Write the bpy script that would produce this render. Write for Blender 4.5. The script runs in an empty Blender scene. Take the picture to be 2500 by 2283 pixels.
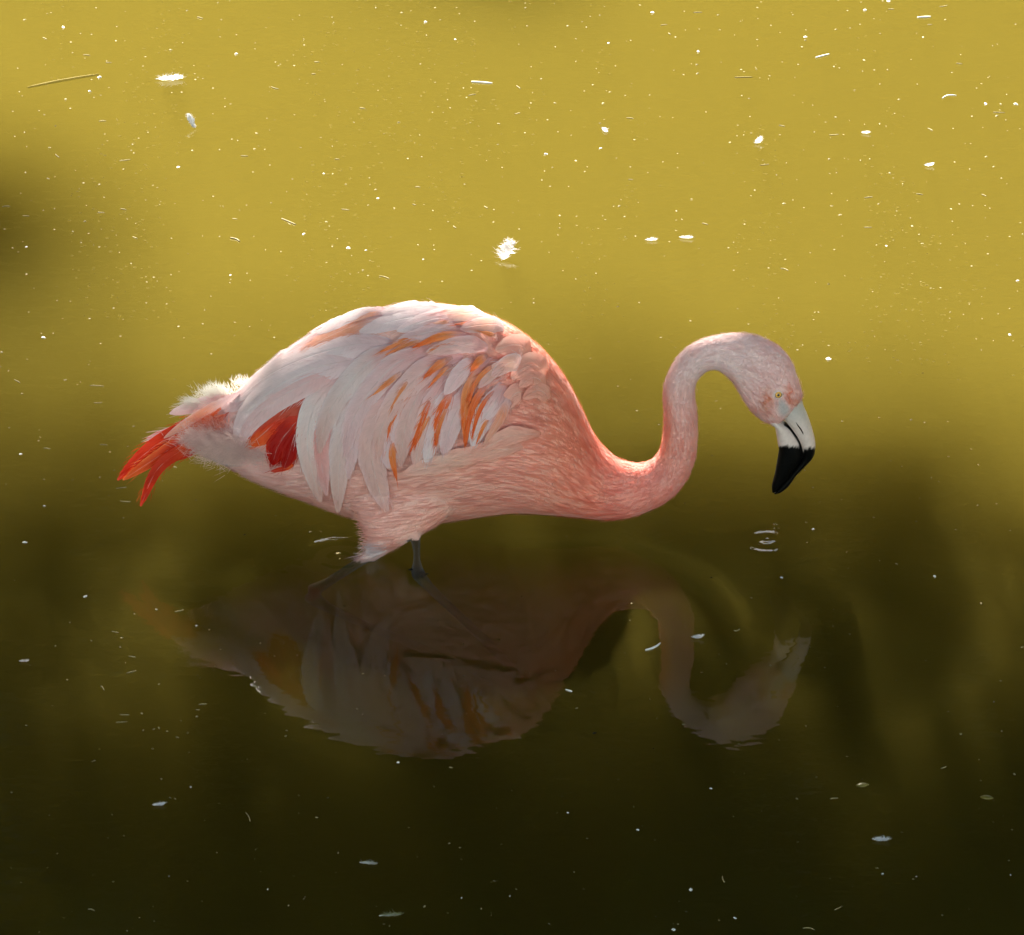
import bpy, bmesh, math, random
import numpy as np
from mathutils import Vector, Matrix, noise
from mathutils.bvhtree import BVHTree

R = math.radians
sc = bpy.context.scene
random.seed(7)
rng = np.random.default_rng(11)

# ------------------------------------------------------------------ camera
PITCH = R(28.0)
CP, SP = math.cos(PITCH), math.sin(PITCH)
DIST = 8.0
SPX = 2108.0                       # photograph pixels per metre at the bird
W0, H0 = 2500.0, 2283.0
FWD = Vector((0, CP, -SP)); UPV = Vector((0, SP, CP)); RGT = Vector((1, 0, 0))
VOFF = (1296.0 - H0 / 2) / SPX
CAM = -FWD * DIST + UPV * VOFF
cam_d = bpy.data.cameras.new('camera')
cam = bpy.data.objects.new('camera', cam_d)
sc.collection.objects.link(cam)
cam.location = CAM
cam.rotation_euler = (math.pi / 2 - PITCH, 0, 0)
cam_d.sensor_width = 36.0
cam_d.lens = 36.0 * DIST / (W0 / SPX)
cam_d.clip_start = 0.05
cam_d.clip_end = 2000.0
sc.camera = cam

# ------------------------------------------------------------------ sky, sun, exposure
SUN_EL, SUN_AZ = 40.0, -15.0       # azimuth from +y (away from the camera), negative = to the left
SUN = Vector((math.cos(R(SUN_EL)) * math.sin(R(SUN_AZ)), math.cos(R(SUN_EL)) * math.cos(R(SUN_AZ)), math.sin(R(SUN_EL))))
world = bpy.data.worlds.new('World'); sc.world = world; world.use_nodes = True
wn = world.node_tree.nodes; wl = world.node_tree.links
for n in list(wn): wn.remove(n)
w_out = wn.new('ShaderNodeOutputWorld'); w_bg = wn.new('ShaderNodeBackground'); w_sky = wn.new('ShaderNodeTexSky')
w_sky.sky_type = 'NISHITA'; w_sky.sun_disc = False
w_sky.sun_elevation = R(SUN_EL); w_sky.sun_rotation = R(SUN_AZ)
w_sky.air_density = 1.8; w_sky.dust_density = 1.0; w_sky.ozone_density = 0.0
w_bg.inputs['Strength'].default_value = 0.07
wl.new(w_sky.outputs[0], w_bg.inputs[0]); wl.new(w_bg.outputs[0], w_out.inputs[0])
sun_d = bpy.data.lights.new('sun', 'SUN'); sun_d.energy = 5.0; sun_d.angle = R(0.6); sun_d.color = (1.0, 0.93, 0.80)
sun_o = bpy.data.objects.new('sun', sun_d); sc.collection.objects.link(sun_o)
sun_o.rotation_euler = (-SUN).to_track_quat('-Z', 'Y').to_euler()
sun_o.location = SUN * 40
vs = sc.view_settings
vs.view_transform = 'Standard'; vs.look = 'None'; vs.gamma = 1.0; vs.use_curve_mapping = False
vs.exposure = 2.75
cy = sc.cycles
cy.use_denoising = True
cy.use_adaptive_sampling = True; cy.adaptive_threshold = 0.02
cy.max_bounces = 6; cy.diffuse_bounces = 3; cy.glossy_bounces = 3; cy.transmission_bounces = 6
cy.volume_bounces = 2; cy.transparent_max_bounces = 12
cy.sample_clamp_indirect = 6.0
cy.caustics_reflective = False; cy.caustics_refractive = False

# ------------------------------------------------------------------ helpers
def ray(px, py):
    v = FWD + RGT * ((px - W0 / 2) / SPX / DIST) + UPV * ((H0 / 2 - py) / SPX / DIST)
    return v
def un(px, py, y0=0.0):
    """the point of the vertical plane y = y0 that the photograph shows at (px, py)"""
    v = ray(px, py); k = (y0 - CAM.y) / v.y
    return CAM + v * k
def gnd(px, py, z0=0.0):
    v = ray(px, py); k = (z0 - CAM.z) / v.z
    return CAM + v * k
def proj(p):
    d = Vector(p) - CAM
    k = d.dot(FWD)
    return (W0 / 2 + d.dot(RGT) / k * DIST * SPX, H0 / 2 - d.dot(UPV) / k * DIST * SPX)
def sstep(a, b, x):
    t = min(1.0, max(0.0, (x - a) / (b - a))); return t * t * (3 - 2 * t)
def lerp3(a, b, t): return tuple(a[i] + (b[i] - a[i]) * t for i in range(3))

def link(o, parent=None):
    sc.collection.objects.link(o)
    if parent is not None: o.parent = parent
    return o
def tag(o, label=None, cat=None, group=None, kind=None):
    if label: o['label'] = label
    if cat: o['category'] = cat
    if group: o['group'] = group
    if kind: o['kind'] = kind
    return o
def mesh_obj(name, verts, faces, mat, parent=None, cols=None, smooth=True, uv=None):
    me = bpy.data.meshes.new(name)
    me.from_pydata([tuple(v) for v in verts], [], [tuple(f) for f in faces])
    if cols is not None: set_cols(me, cols)
    if uv is not None:
        at = me.attributes.new('fuv', 'FLOAT_VECTOR', 'POINT')
        at.data.foreach_set('vector', np.asarray(uv, dtype=np.float32).ravel())
    if smooth: me.polygons.foreach_set('use_smooth', [True] * len(me.polygons))
    if mat: me.materials.append(mat)
    me.update()
    return link(bpy.data.objects.new(name, me), parent)
def set_cols(me, cols):
    at = me.attributes.new('Col', 'FLOAT_COLOR', 'POINT')
    a = np.ones((len(me.vertices), 4), dtype=np.float32); a[:, :3] = np.asarray(cols, dtype=np.float32)
    at.data.foreach_set('color', a.ravel())
def empty(name, loc=(0, 0, 0), parent=None):
    o = bpy.data.objects.new(name, None); o.location = loc; o.empty_display_size = 0.05
    return link(o, parent)

class NT:
    def __init__(self, name):
        self.m = bpy.data.materials.new(name); self.m.use_nodes = True
        self.n = self.m.node_tree.nodes; self.l = self.m.node_tree.links
        for x in list(self.n): self.n.remove(x)
        self.out = self.n.new('ShaderNodeOutputMaterial')
    def node(self, t, **kw):
        x = self.n.new(t)
        for k, v in kw.items():
            if k in x.inputs: self.put(x.inputs[k], v)
            else: setattr(x, k, v)
        return x
    def put(self, sock, v):
        if hasattr(v, 'is_linked') or isinstance(v, bpy.types.NodeSocket): self.l.new(v, sock)
        else: sock.default_value = v
    def math(self, op, a, b=None, c=None):
        x = self.n.new('ShaderNodeMath'); x.operation = op
        for i, v in enumerate((a, b, c)):
            if v is not None: self.put(x.inputs[i], v)
        return x.outputs[0]
    def mix(self, f, a, b, blend='MIX'):
        x = self.n.new('ShaderNodeMix'); x.data_type = 'RGBA'; x.blend_type = blend
        self.put(x.inputs[0], f); self.put(x.inputs[6], a); self.put(x.inputs[7], b)
        return x.outputs[2]
    def ramp(self, f, stops):
        x = self.n.new('ShaderNodeValToRGB'); e = x.color_ramp.elements
        while len(e) < len(stops): e.new(0.5)
        for i, (p, c) in enumerate(stops): e[i].position = p; e[i].color = (*c, 1) if len(c) == 3 else c
        self.put(x.inputs[0], f); return x.outputs[0]
    def noise(self, vec=None, scale=5.0, detail=3.0, rough=0.5, dist=0.0):
        x = self.n.new('ShaderNodeTexNoise')
        x.inputs['Scale'].default_value = scale; x.inputs['Detail'].default_value = detail
        x.inputs['Roughness'].default_value = rough; x.inputs['Distortion'].default_value = dist
        if vec is not None: self.l.new(vec, x.inputs['Vector'])
        return x.outputs[0]
    def mapping(self, vec, scale=(1, 1, 1), loc=(0, 0, 0), rot=(0, 0, 0)):
        x = self.n.new('ShaderNodeMapping'); self.l.new(vec, x.inputs[0])
        x.inputs['Scale'].default_value = scale; x.inputs['Location'].default_value = loc; x.inputs['Rotation'].default_value = rot
        return x.outputs[0]
    def objco(self): return self.n.new('ShaderNodeTexCoord').outputs['Object']
    def geopos(self): return self.n.new('ShaderNodeNewGeometry').outputs['Position']
    def col(self, name='Col'):
        x = self.n.new('ShaderNodeAttribute'); x.attribute_name = name; return x
    def bump(self, h, strength=0.5, dist=0.001, normal=None):
        x = self.n.new('ShaderNodeBump'); x.inputs['Strength'].default_value = strength; x.inputs['Distance'].default_value = dist
        self.l.new(h, x.inputs['Height'])
        if normal is not None: self.l.new(normal, x.inputs['Normal'])
        return x.outputs[0]
    def surf(self, s): self.l.new(s, self.out.inputs['Surface']); return self.m

# ------------------------------------------------------------------ materials of the setting
RING = gnd(1873, 1316)             # where the drop from the bill fell
LEGW = gnd(893, 1362)              # where the near leg enters the water
def water_material():
    t = NT('murky_water')
    pos = t.geopos()
    n1 = t.noise(pos, 7.0, 0.0, 0.5)
    n2 = t.noise(t.mapping(pos, (1, 1.6, 1)), 34.0, 1.0, 0.5)
    h = t.math('ADD', t.math('MULTIPLY', n1, 0.0014), t.math('MULTIPLY', n2, 0.00019))
    def rings(c, wl, rmax, amp, r0=0.0):
        d = t.node('ShaderNodeVectorMath', operation='DISTANCE')
        t.l.new(pos, d.inputs[0]); d.inputs[1].default_value = c
        r = t.math('ADD', d.outputs['Value'], t.math('MULTIPLY', t.math('SUBTRACT', n2, 0.5), wl * 0.2))
        s = t.math('SINE', t.math('MULTIPLY', r, 2 * math.pi / wl))
        e = t.math('SUBTRACT', 1.0, t.math('DIVIDE', r, rmax)); e = t.math('MAXIMUM', e, 0.0)
        e = t.math('MULTIPLY', e, e)
        return t.math('MULTIPLY', t.math('MULTIPLY', s, e), amp)
    h = t.math('ADD', h, rings(RING, 0.019, 0.085, 0.0006))
    h = t.math('ADD', h, rings(LEGW + Vector((-0.03, 0.0, 0)), 0.024, 0.125, 0.0010))
    bp = t.node('ShaderNodeBump'); bp.inputs['Strength'].default_value = 1.0; bp.inputs['Distance'].default_value = 1.0
    t.l.new(h, bp.inputs['Height'])
    geo = t.node('ShaderNodeNewGeometry')
    dp = t.node('ShaderNodeVectorMath', operation='DOT_PRODUCT'); t.l.new(bp.outputs[0], dp.inputs[0]); t.l.new(geo.outputs['Incoming'], dp.inputs[1])
    fs = t.math('SUBTRACT', 1.0, t.math('ABSOLUTE', dp.outputs['Value']))
    fs = t.math('ADD', 0.05, t.math('MULTIPLY', t.math('POWER', fs, 5.0), 0.95))     # share of light that the surface reflects
    f = t.math('MULTIPLY', fs, t.math('SUBTRACT', 1.0, geo.outputs['Backfacing']))
    loss = t.math('SUBTRACT', 1.0, t.math('MULTIPLY', fs, geo.outputs['Backfacing']))
    gl = t.node('ShaderNodeBsdfGlossy'); gl.inputs['Roughness'].default_value = 0.012; t.l.new(bp.outputs[0], gl.inputs['Normal'])
    tr = t.node('ShaderNodeBsdfTransparent'); t.put(tr.inputs[0], loss)
    mx = t.node('ShaderNodeMixShader'); t.put(mx.inputs[0], f); t.l.new(tr.outputs[0], mx.inputs[1]); t.l.new(gl.outputs[0], mx.inputs[2])
    t.surf(mx.outputs[0])
    pv = t.node('ShaderNodeVolumePrincipled')
    pv.inputs['Color'].default_value = (0.325, 0.267, 0.050, 1)
    pv.inputs['Absorption Color'].default_value = (0, 0, 0, 1)
    pv.inputs['Density'].default_value = 9.5
    pv.inputs['Anisotropy'].default_value = 0.55
    t.l.new(pv.outputs[0], t.out.inputs['Volume'])
    return t.m
def ground_material():
    t = NT('pond_mud_and_bank')
    pos = t.geopos()
    n = t.noise(pos, 6.0, 6.0, 0.6)
    sep = t.node('ShaderNodeSeparateXYZ'); t.l.new(pos, sep.inputs[0])
    mud = t.ramp(n, [(0.3, (0.05, 0.035, 0.015)), (0.7, (0.12, 0.09, 0.045))])
    grass = t.ramp(t.noise(pos, 3.0, 6.0, 0.65), [(0.3, (0.035, 0.055, 0.015)), (0.7, (0.09, 0.10, 0.03))])
    f = t.ramp(sep.outputs[2], [(0.02, (0, 0, 0)), (0.2, (1, 1, 1))])
    b = t.node('ShaderNodeBsdfPrincipled'); b.inputs['Roughness'].default_value = 0.9
    t.put(b.inputs['Base Color'], t.mix(f, mud, grass))
    t.put(b.inputs['Normal'], t.bump(n, 0.6, 0.02))
    return t.surf(b.outputs[0])
def bark_material():
    t = NT('bark'); c = t.objco()
    n = t.noise(t.mapping(c, (6, 6, 1.2)), 4.0, 5.0, 0.6)
    b = t.node('ShaderNodeBsdfPrincipled'); b.inputs['Roughness'].default_value = 0.9
    t.put(b.inputs['Base Color'], t.ramp(n, [(0.3, (0.05, 0.035, 0.025)), (0.7, (0.16, 0.12, 0.09))]))
    t.put(b.inputs['Normal'], t.bump(n, 0.8, 0.03))
    return t.surf(b.outputs[0])
def leaf_material():
    t = NT('tree_leaf')
    oi = t.node('ShaderNodeNewGeometry')
    c = t.ramp(oi.outputs['Random Per Island'], [(0.0, (0.03, 0.055, 0.012)), (0.6, (0.055, 0.085, 0.018)), (1.0, (0.09, 0.11, 0.025))])
    b = t.node('ShaderNodeBsdfPrincipled'); b.inputs['Roughness'].default_value = 0.6
    t.put(b.inputs['Base Color'], c)
    tr = t.node('ShaderNodeBsdfTranslucent'); t.put(tr.inputs[0], t.mix(0.5, c, (0.20, 0.30, 0.02, 1)))
    m = t.node('ShaderNodeMixShader'); m.inputs[0].default_value = 0.16; t.l.new(b.outputs[0], m.inputs[1]); t.l.new(tr.outputs[0], m.inputs[2])
    return t.surf(m.outputs[0])
M_WATER, M_GROUND, M_BARK, M_LEAF = water_material(), ground_material(), bark_material(), leaf_material()

# ------------------------------------------------------------------ ground and water
POND_C = Vector((0.0, 3.0, 0.0))
def pond_edge(a):
    return 13.0 + 1.2 * math.sin(2 * a + 0.6) + 0.7 * math.sin(3 * a + 2.0) + 0.35 * math.sin(7 * a)
BED = -0.26
def build_ground():
    rs = [0, 0.6, 1.2, 2, 3, 4, 5, 6, 7, 8, 9, 10, 11, 12, 12.5, 13, 13.4, 13.9, 14.6, 16, 19, 24, 32, 45, 70, 120, 250, 600]
    NA = 96
    V = [(POND_C.x, POND_C.y, BED)]; F = []
    for r in rs[1:]:
        for k in range(NA):
            a = 2 * math.pi * k / NA
            s = pond_edge(a) / 13.0
            rr = r * s if r < 40 else r
            e = r - 13.0
            z = BED + sstep(-2.6, 0.9, e) * (0.30 - BED)
            n = noise.noise(Vector((rr * math.cos(a) * 0.5, rr * math.sin(a) * 0.5, 0.3)))
            z += n * (0.02 if e < 0 else min(0.25, 0.02 + e * 0.03))
            V.append((POND_C.x + rr * math.cos(a), POND_C.y + rr * math.sin(a), z))
    for k in range(NA): F.append((0, 1 + k, 1 + (k + 1) % NA))
    for i in range(len(rs) - 2):
        for k in range(NA):
            a = 1 + i * NA + k; b = 1 + i * NA + (k + 1) % NA
            F.append((a, a + NA, b + NA, b))
    o = mesh_obj('ground', V, F, M_GROUND); tag(o, 'muddy pond bed rising to a grassy bank', 'ground', kind='structure')
def build_water():
    NA = 96; V = []; F = []
    for z in (0.0, -1.4):
        for k in range(NA):
            a = 2 * math.pi * k / NA; r = pond_edge(a) * 1.03
            V.append((POND_C.x + r * math.cos(a), POND_C.y + r * math.sin(a), z))
    F.append(list(range(NA))); F.append(list(range(2 * NA - 1, NA - 1, -1)))
    for k in range(NA):
        b = (k + 1) % NA
        F.append((k, k + NA, b + NA, b))
    o = mesh_obj('water', V, F, M_WATER, smooth=False); tag(o, 'murky olive pond water, sunlit behind the flamingo, shaded before it', 'water', kind='structure')
build_ground(); build_water()

# ------------------------------------------------------------------ trees that stand round the pond and shade it
def low_cover(py):
    """how much sun the added low leaves let through to the near water"""
    return 1.0 - 0.80 * sstep(1040, 1300, py)
def transmission(px, py):
    """share of the sun that the added leaf layers are shaped to let through at (px, py)"""
    y = py - 210 * sstep(1350, 2500, px) + 40 * sstep(700, 0, px)
    xs = (580, 720, 845, 950, 1080, 1260, 1470, 1720, 2000, 2400); ts = (1.0, .88, .52, .23, .105, .048, .020, .008, .005, .004)
    t = float(np.interp(y, xs, ts))
    d = math.hypot((px + 90) / 330.0, (py - 500) / 200.0)
    t *= 1 - 0.99 * sstep(1.2, 0.8, d)
    d = math.hypot((px - 90) / 330.0, (py - 1420) / 360.0)
    t += 0.05 * sstep(1.0, 0.1, d)
    return min(1.0, t)
def bird_light(p):
    """of the rays that strike the bird, those to its shoulder and to the bend of its neck pass freely between the twigs"""
    h, n, _, _ = bvh.ray_cast(p, -SUN, 60.0)
    if h is None or h.z < 0: return None
    px, py = proj(h)
    a = sstep(1.2, 0.75, math.hypot((px - 1290) / 240.0, (py - 850) / 210.0))
    b = sstep(1.25, 0.8, math.hypot((px - 1540) / 125.0, (py - 1100) / 85.0))
    return max(a, b, 0.22 if px < 1450 else 0.13)
def leaf_keep(p, tier):
    """tier 0: the big boughs, 1: high leaves added to shape the shade, 2: low leaves added likewise"""
    px, py = proj(p - SUN * (p.z / SUN.z))
    q = p - SUN * (p.y / SUN.y)
    if tier == 0:                                    # the big boughs stay clear of the rays that light the bird and the water behind it
        if -0.05 < q.z < 0.42 and -0.55 < q.x < 0.45: return False
        return not (-450 < px < 2950 and -420 < py < 1350) or random.random() < 0.8 * sstep(900, 1350, py) ** 2
    if not (-700 < px < 3200 and -1500 < py < 3200): return False
    if tier == 1:
        t = min(1.0, transmission(px, py) / low_cover(py))
        if -0.02 < q.z < 0.42 and -0.42 < q.x < 0.46: t = 1.0
    else:
        t = bird_light(p)
        if t is None: t = low_cover(py) * (0.15 if 1050 < py < 2000 and 500 < px < 2300 else 1.0)
    return random.random() < -math.log(max(t, 0.0031)) / 5.8
def leaf_into(V, F, p, s):
    a = Vector((random.gauss(0, 1), random.gauss(0, 1), random.gauss(0, 0.6))).normalized()
    n = Vector((random.gauss(0, 0.5), random.gauss(0, 0.5), 1.0)).normalized()
    b = n.cross(a).normalized() * s * 0.55; a = a * s
    i = len(V)
    V += [p - a, p - a * 0.2 + b, p + a * 0.35 + b * 0.75, p + a - n * s * 0.25, p + a * 0.35 - b * 0.75, p - a * 0.2 - b]
    F += [(i, i + 1, i + 2), (i, i + 2, i + 3), (i, i + 3, i + 4), (i, i + 4, i + 5)]
def tube(V, F, pts, rad, n=8):
    """append a tapered tube to V, F"""
    base = len(V); m = len(pts)
    up = Vector((0.13, 0.21, 0.97))
    for i in range(m):
        t = (pts[min(i + 1, m - 1)] - pts[max(i - 1, 0)]).normalized()
        x = t.cross(up)
        if x.length < 1e-3: x = t.cross(Vector((1, 0, 0)))
        x.normalize(); y = t.cross(x)
        for k in range(n):
            a = 2 * math.pi * k / n
            V.append(pts[i] + (x * math.cos(a) + y * math.sin(a)) * rad[i])
    for i in range(m - 1):
        for k in range(n):
            a = base + i * n + k; b = base + i * n + (k + 1) % n
            F.append((a, b, b + n, a + n))
    F.append([base + k for k in range(n)][::-1]); F.append([base + (m - 1) * n + k for k in range(n)])
def tree(name, label, foot, crown_c, crown_r, n_coarse, leaf=0.30, group=None, fine=True):
    root = empty(name, foot); tag(root, label, 'tree', group)
    foot = Vector(foot); cc = Vector(crown_c)
    V, F = [], []
    top = cc - Vector((0, 0, crown_r[2] * 0.2)) - foot
    pts = [Vector((top.x * t ** 1.6, top.y * t ** 1.6, top.z * t)) + Vector((noise.noise(Vector((t * 3, foot.x, 0))) * 0.25, noise.noise(Vector((t * 3, foot.y, 5))) * 0.25, 0)) for t in [i / 9 for i in range(10)]]
    pts[0] = pts[0] + Vector((0, 0, -0.4))
    tube(V, F, pts, [0.38 * (1 - 0.72 * i / 9) + (0.14 if i == 0 else 0) for i in range(10)], 10)
    mesh_obj('trunk', V, F, M_BARK, root)
    for k in range(7):
        V, F = [], []
        s = pts[5 + k % 4]
        a = 2 * math.pi * k / 7 + random.random()
        e = cc - foot + Vector((math.cos(a) * crown_r[0] * 0.7, math.sin(a) * crown_r[1] * 0.7, random.uniform(-0.2, 0.35) * crown_r[2]))
        lp = [s.lerp(e, t) + Vector((0, 0, math.sin(t * math.pi) * 0.5)) for t in [i / 6 for i in range(7)]]
        tube(V, F, lp, [0.15 * (1 - 0.8 * i / 6) for i in range(7)], 6)
        mesh_obj('limb', V, F, M_BARK, root)
    V, F = [], []
    clumps = []
    for k in range(max(12, n_coarse // 28)):
        while True:
            q = Vector((random.uniform(-1, 1), random.uniform(-1, 1), random.uniform(-1, 1)))
            if 0.25 < q.length < 1: break
        clumps.append(cc + Vector((q.x * crown_r[0], q.y * crown_r[1], q.z * crown_r[2])))
    for k in range(n_coarse):
        c = random.choice(clumps)
        p = c + Vector((random.gauss(0, 0.42), random.gauss(0, 0.42), random.gauss(0, 0.28)))
        if leaf_keep(p, 0): leaf_into(V, F, p - foot, leaf * random.uniform(0.6, 1.2))
    mesh_obj('crown', V, F, M_LEAF, root, smooth=False)
    return root
def shade_leaves(root, z0, s, tier, ymin=-1500, ymax=3200):
    """loose unseen leaves, added and thinned to shape the shade on bird and water"""
    foot = root.location
    V, F = [], []
    c = [gnd(px, py) for px, py in ((-700, ymin), (3200, ymin), (-700, ymax), (3200, ymax))]
    x0, x1 = min(q.x for q in c), max(q.x for q in c); y0, y1 = min(q.y for q in c), max(q.y for q in c)
    cnt = int((x1 - x0) * (y1 - y0) * SUN.z * 7.0 / (s * s))
    for k in range(min(cnt, 400000)):
        z = z0 * random.uniform(0.96, 1.04)
        p = Vector((random.uniform(x0, x1), random.uniform(y0, y1), 0)) + SUN * (z / SUN.z)
        if leaf_keep(p, tier): leaf_into(V, F, p - foot, s * random.uniform(0.8, 1.2))
    o = mesh_obj('added_shade_leaves', V, F, M_LEAF, root, smooth=False)
    o['kind'] = 'stuff'
G = 'trees standing round the pond'
t_over = tree('overhanging_tree', 'tall tree on the near bank whose crown hangs over the pond', (-10.5, -9.5, 0.2), (-2.0, 2.5, 11.0), (9.5, 8.5, 1.8), 11000, 0.46, G)
tree('side_tree', 'broad tree leaning over the pond from the bank on the head side of the flamingo', (15.0, 6.5, 0.2), (11.0, 4.0, 8.5), (6.0, 10.0, 4.5), 9000, 0.50, G)
tree('side_tree', 'broad tree leaning over the pond from the bank on the tail side of the flamingo', (-15.0, 4.5, 0.2), (-11.5, 3.0, 8.5), (5.5, 9.5, 4.5), 9000, 0.50, G)
tree('near_tree', 'tree behind the viewer whose high crown covers the near water', (7.5, -15.5, 0.3), (1.0, -8.0, 11.0), (11.0, 7.5, 1.6), 11000, 0.50, G)
tree('side_tree', 'round tree on the near bank beyond the tail of the flamingo', (-17.0, -4.0, 0.3), (-15.0, -4.0, 6.5), (4.5, 7.0, 5.5), 6000, 0.55, G)
tree('side_tree', 'round tree on the near bank beyond the bill of the flamingo', (17.0, -4.0, 0.3), (15.0, -4.0, 6.5), (4.5, 7.0, 5.5), 6000, 0.55, G)
for k, (x, y, h, lab) in enumerate([(-16.5, 13.5, 12, 'dark leafy tree at one end of the far bank row, by the tail side tree'), (-10.5, 18.5, 14.0, 'tall dark tree on the far bank beside the end one'),
        (-4.5, 20.5, 15.2, 'highest tree of the row on the far bank'), (1.5, 20.8, 15.0, 'dense tree on the far bank next to the highest one'), (7.5, 20, 14.6, 'rounded tree in the far bank row'),
        (13.5, 17.0, 13.5, 'spreading tree at the other end of the far bank row')]):
    o_ = tree('bank_tree', lab, (x, y, 0.2), (x, y, h * 0.52), (5.2, 3.4, h * 0.52), 9000, 0.50, G)
    if 'highest' in lab and 'next' not in lab: t_high = o_

# ------------------------------------------------------------------ the flamingo: outline stations (upper edge, lower edge, half depth) in photograph pixels
BODY = [((462, 1062), (470, 1098), 10, 0), ((530, 1000), (535, 1128), 42, 0), ((605, 935), (605, 1168), 84, 0), ((680, 868), (680, 1200), 116, 0),
    ((760, 812), (760, 1230), 140, 0), ((850, 770), (850, 1262), 156, 0), ((950, 744), (950, 1282), 165, 0), ((1050, 738), (1050, 1280), 168, 0),
    ((1150, 752), (1150, 1266), 165, 0), ((1240, 790), (1250, 1254), 155, 0), ((1318, 846), (1330, 1257), 140, -.002), ((1376, 916), (1400, 1263), 118, -.004),
    ((1420, 1000), (1455, 1268), 95, -.006), ((1450, 1065), (1500, 1269), 76, -.008), ((1490, 1110), (1545, 1262), 66, -.010), ((1530, 1130), (1590, 1245), 58, -.012),
    ((1568, 1133), (1635, 1220), 52, -.014), ((1595, 1120), (1672, 1180), 46, -.016), ((1612, 1095), (1697, 1125), 43, -.018), ((1620, 1040), (1704, 1058), 41, -.020),
    ((1619, 990), (1702, 1005), 40, -.021), ((1618, 960), (1697, 968), 38, -.022), ((1623, 930), (1698, 944), 37, -.022), ((1637, 898), (1703, 928), 35, -.022),
    ((1662, 861), (1715, 914), 35, -.022), ((1700, 834), (1733, 904), 36, -.022), ((1745, 819), (1752, 905), 39, -.022), ((1788, 813), (1770, 917), 43, -.022),
    ((1830, 815), (1788, 936), 46, -.022), ((1875, 829), (1803, 960), 48, -.022), ((1912, 853), (1818, 985), 47, -.022), ((1936, 886), (1838, 1010), 44, -.022),
    ((1948, 918), (1860, 1027), 40, -.022), ((1957, 945), (1878, 1035), 36, -.022), ((1962, 966), (1888, 1038), 32, -.022)]
def catmull(P, n):
    """n samples of a centripetal-ish spline through the rows of P"""
    P = np.asarray(P, float)
    seg = np.linalg.norm(np.diff(P[:, :4], axis=0), axis=1) ** 0.5
    u = np.concatenate([[0], np.cumsum(seg)]); m = np.gradient(P, u, axis=0)
    out = []
    for t in np.linspace(0, u[-1], n):
        i = min(len(u) - 2, max(0, np.searchsorted(u, t) - 1)); h = u[i + 1] - u[i]; s = (t - u[i]) / h
        out.append((2*s**3 - 3*s**2 + 1) * P[i] + (s**3 - 2*s**2 + s) * h * m[i] + (-2*s**3 + 3*s**2) * P[i+1] + (s**3 - s**2) * h * m[i+1])
    return np.array(out)
def loft(stations, n, seg, cap=True, sq=2.0):
    """rings of an elliptic loft whose outline, seen from the camera, follows the stations"""
    S = catmull([(a[0], a[1], b[0], b[1], d, y) for a, b, d, y in stations], n)
    V, F, spine = [], [], []
    for (ax, ay, bx, by, d, y) in S:
        A, B = un(ax, ay, y), un(bx, by, y)
        c = (A + B) / 2; h = (A - B) / 2; dm = d / SPX
        H = h.length; app = math.hypot(h.x, h.z * CP)
        nv = abs(h.z) * CP / max(app, 1e-6)
        k = math.sqrt(max(0.15, 1 - (dm * SP * nv / max(app, 1e-6)) ** 2))
        hh = h * k
        # the outline of a tilted ellipse is offset up the picture by nothing: it is centred
        for j in range(seg):
            a = 2 * math.pi * j / seg
            ca, sa = math.cos(a), math.sin(a)
            ca = math.copysign(abs(ca) ** (2 / sq), ca); sa = math.copysign(abs(sa) ** (2 / sq), sa)
            V.append(c + hh * ca + Vector((0, -dm, 0)) * sa)
        spine.append(c)
    for i in range(n - 1):
        for j in range(seg):
            a = i * seg + j; b = i * seg + (j + 1) % seg
            F.append((a, b, b + seg, a + seg))
    if cap:
        F.append(list(range(seg))[::-1]); F.append([(n - 1) * seg + j for j in range(seg)])
    return V, F, spine, S
def chain(V, F, pts, n=10):
    P = catmull([(*p, r) for p, r in pts], 24)
    tube(V, F, [Vector(q[:3]) for q in P], [q[3] for q in P], n)

bird = empty('flamingo', (0, 0, 0))
tag(bird, 'pale pink flamingo wading in the pond, neck arched down, black bill tip over the water', 'flamingo')

bV, bF, SPINE, SPX_S = loft(BODY, 200, 56)
def add_loft(st, n=40, seg=28):
    v, f, _, _ = loft(st, n, seg)
    k = len(bV); bV.extend(v); bF.extend([[i + k for i in q] for q in f])
# near thigh: the feathered tuft that runs down and back into the water
YN = -0.062
add_loft([((850, 1180), (1130, 1200), 60, -.045), ((862, 1235), (1090, 1262), 58, -.05), ((885, 1285), (1020, 1306), 46, -.056), ((895, 1315), (965, 1338), 30, -.06),
          ((892, 1345), (935, 1356), 18, YN), ((890, 1368), (914, 1372), 9, YN)])
# near leg below the surface: shank back to the ankle joint, then forward to the foot
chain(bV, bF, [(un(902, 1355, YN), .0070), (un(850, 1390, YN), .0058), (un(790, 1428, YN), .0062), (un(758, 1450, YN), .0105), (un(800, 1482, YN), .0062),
               (un(1000, 1570, YN), .0055), (un(1230, 1668, YN), .0058), (un(1285, 1700, YN), .006)])
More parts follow.
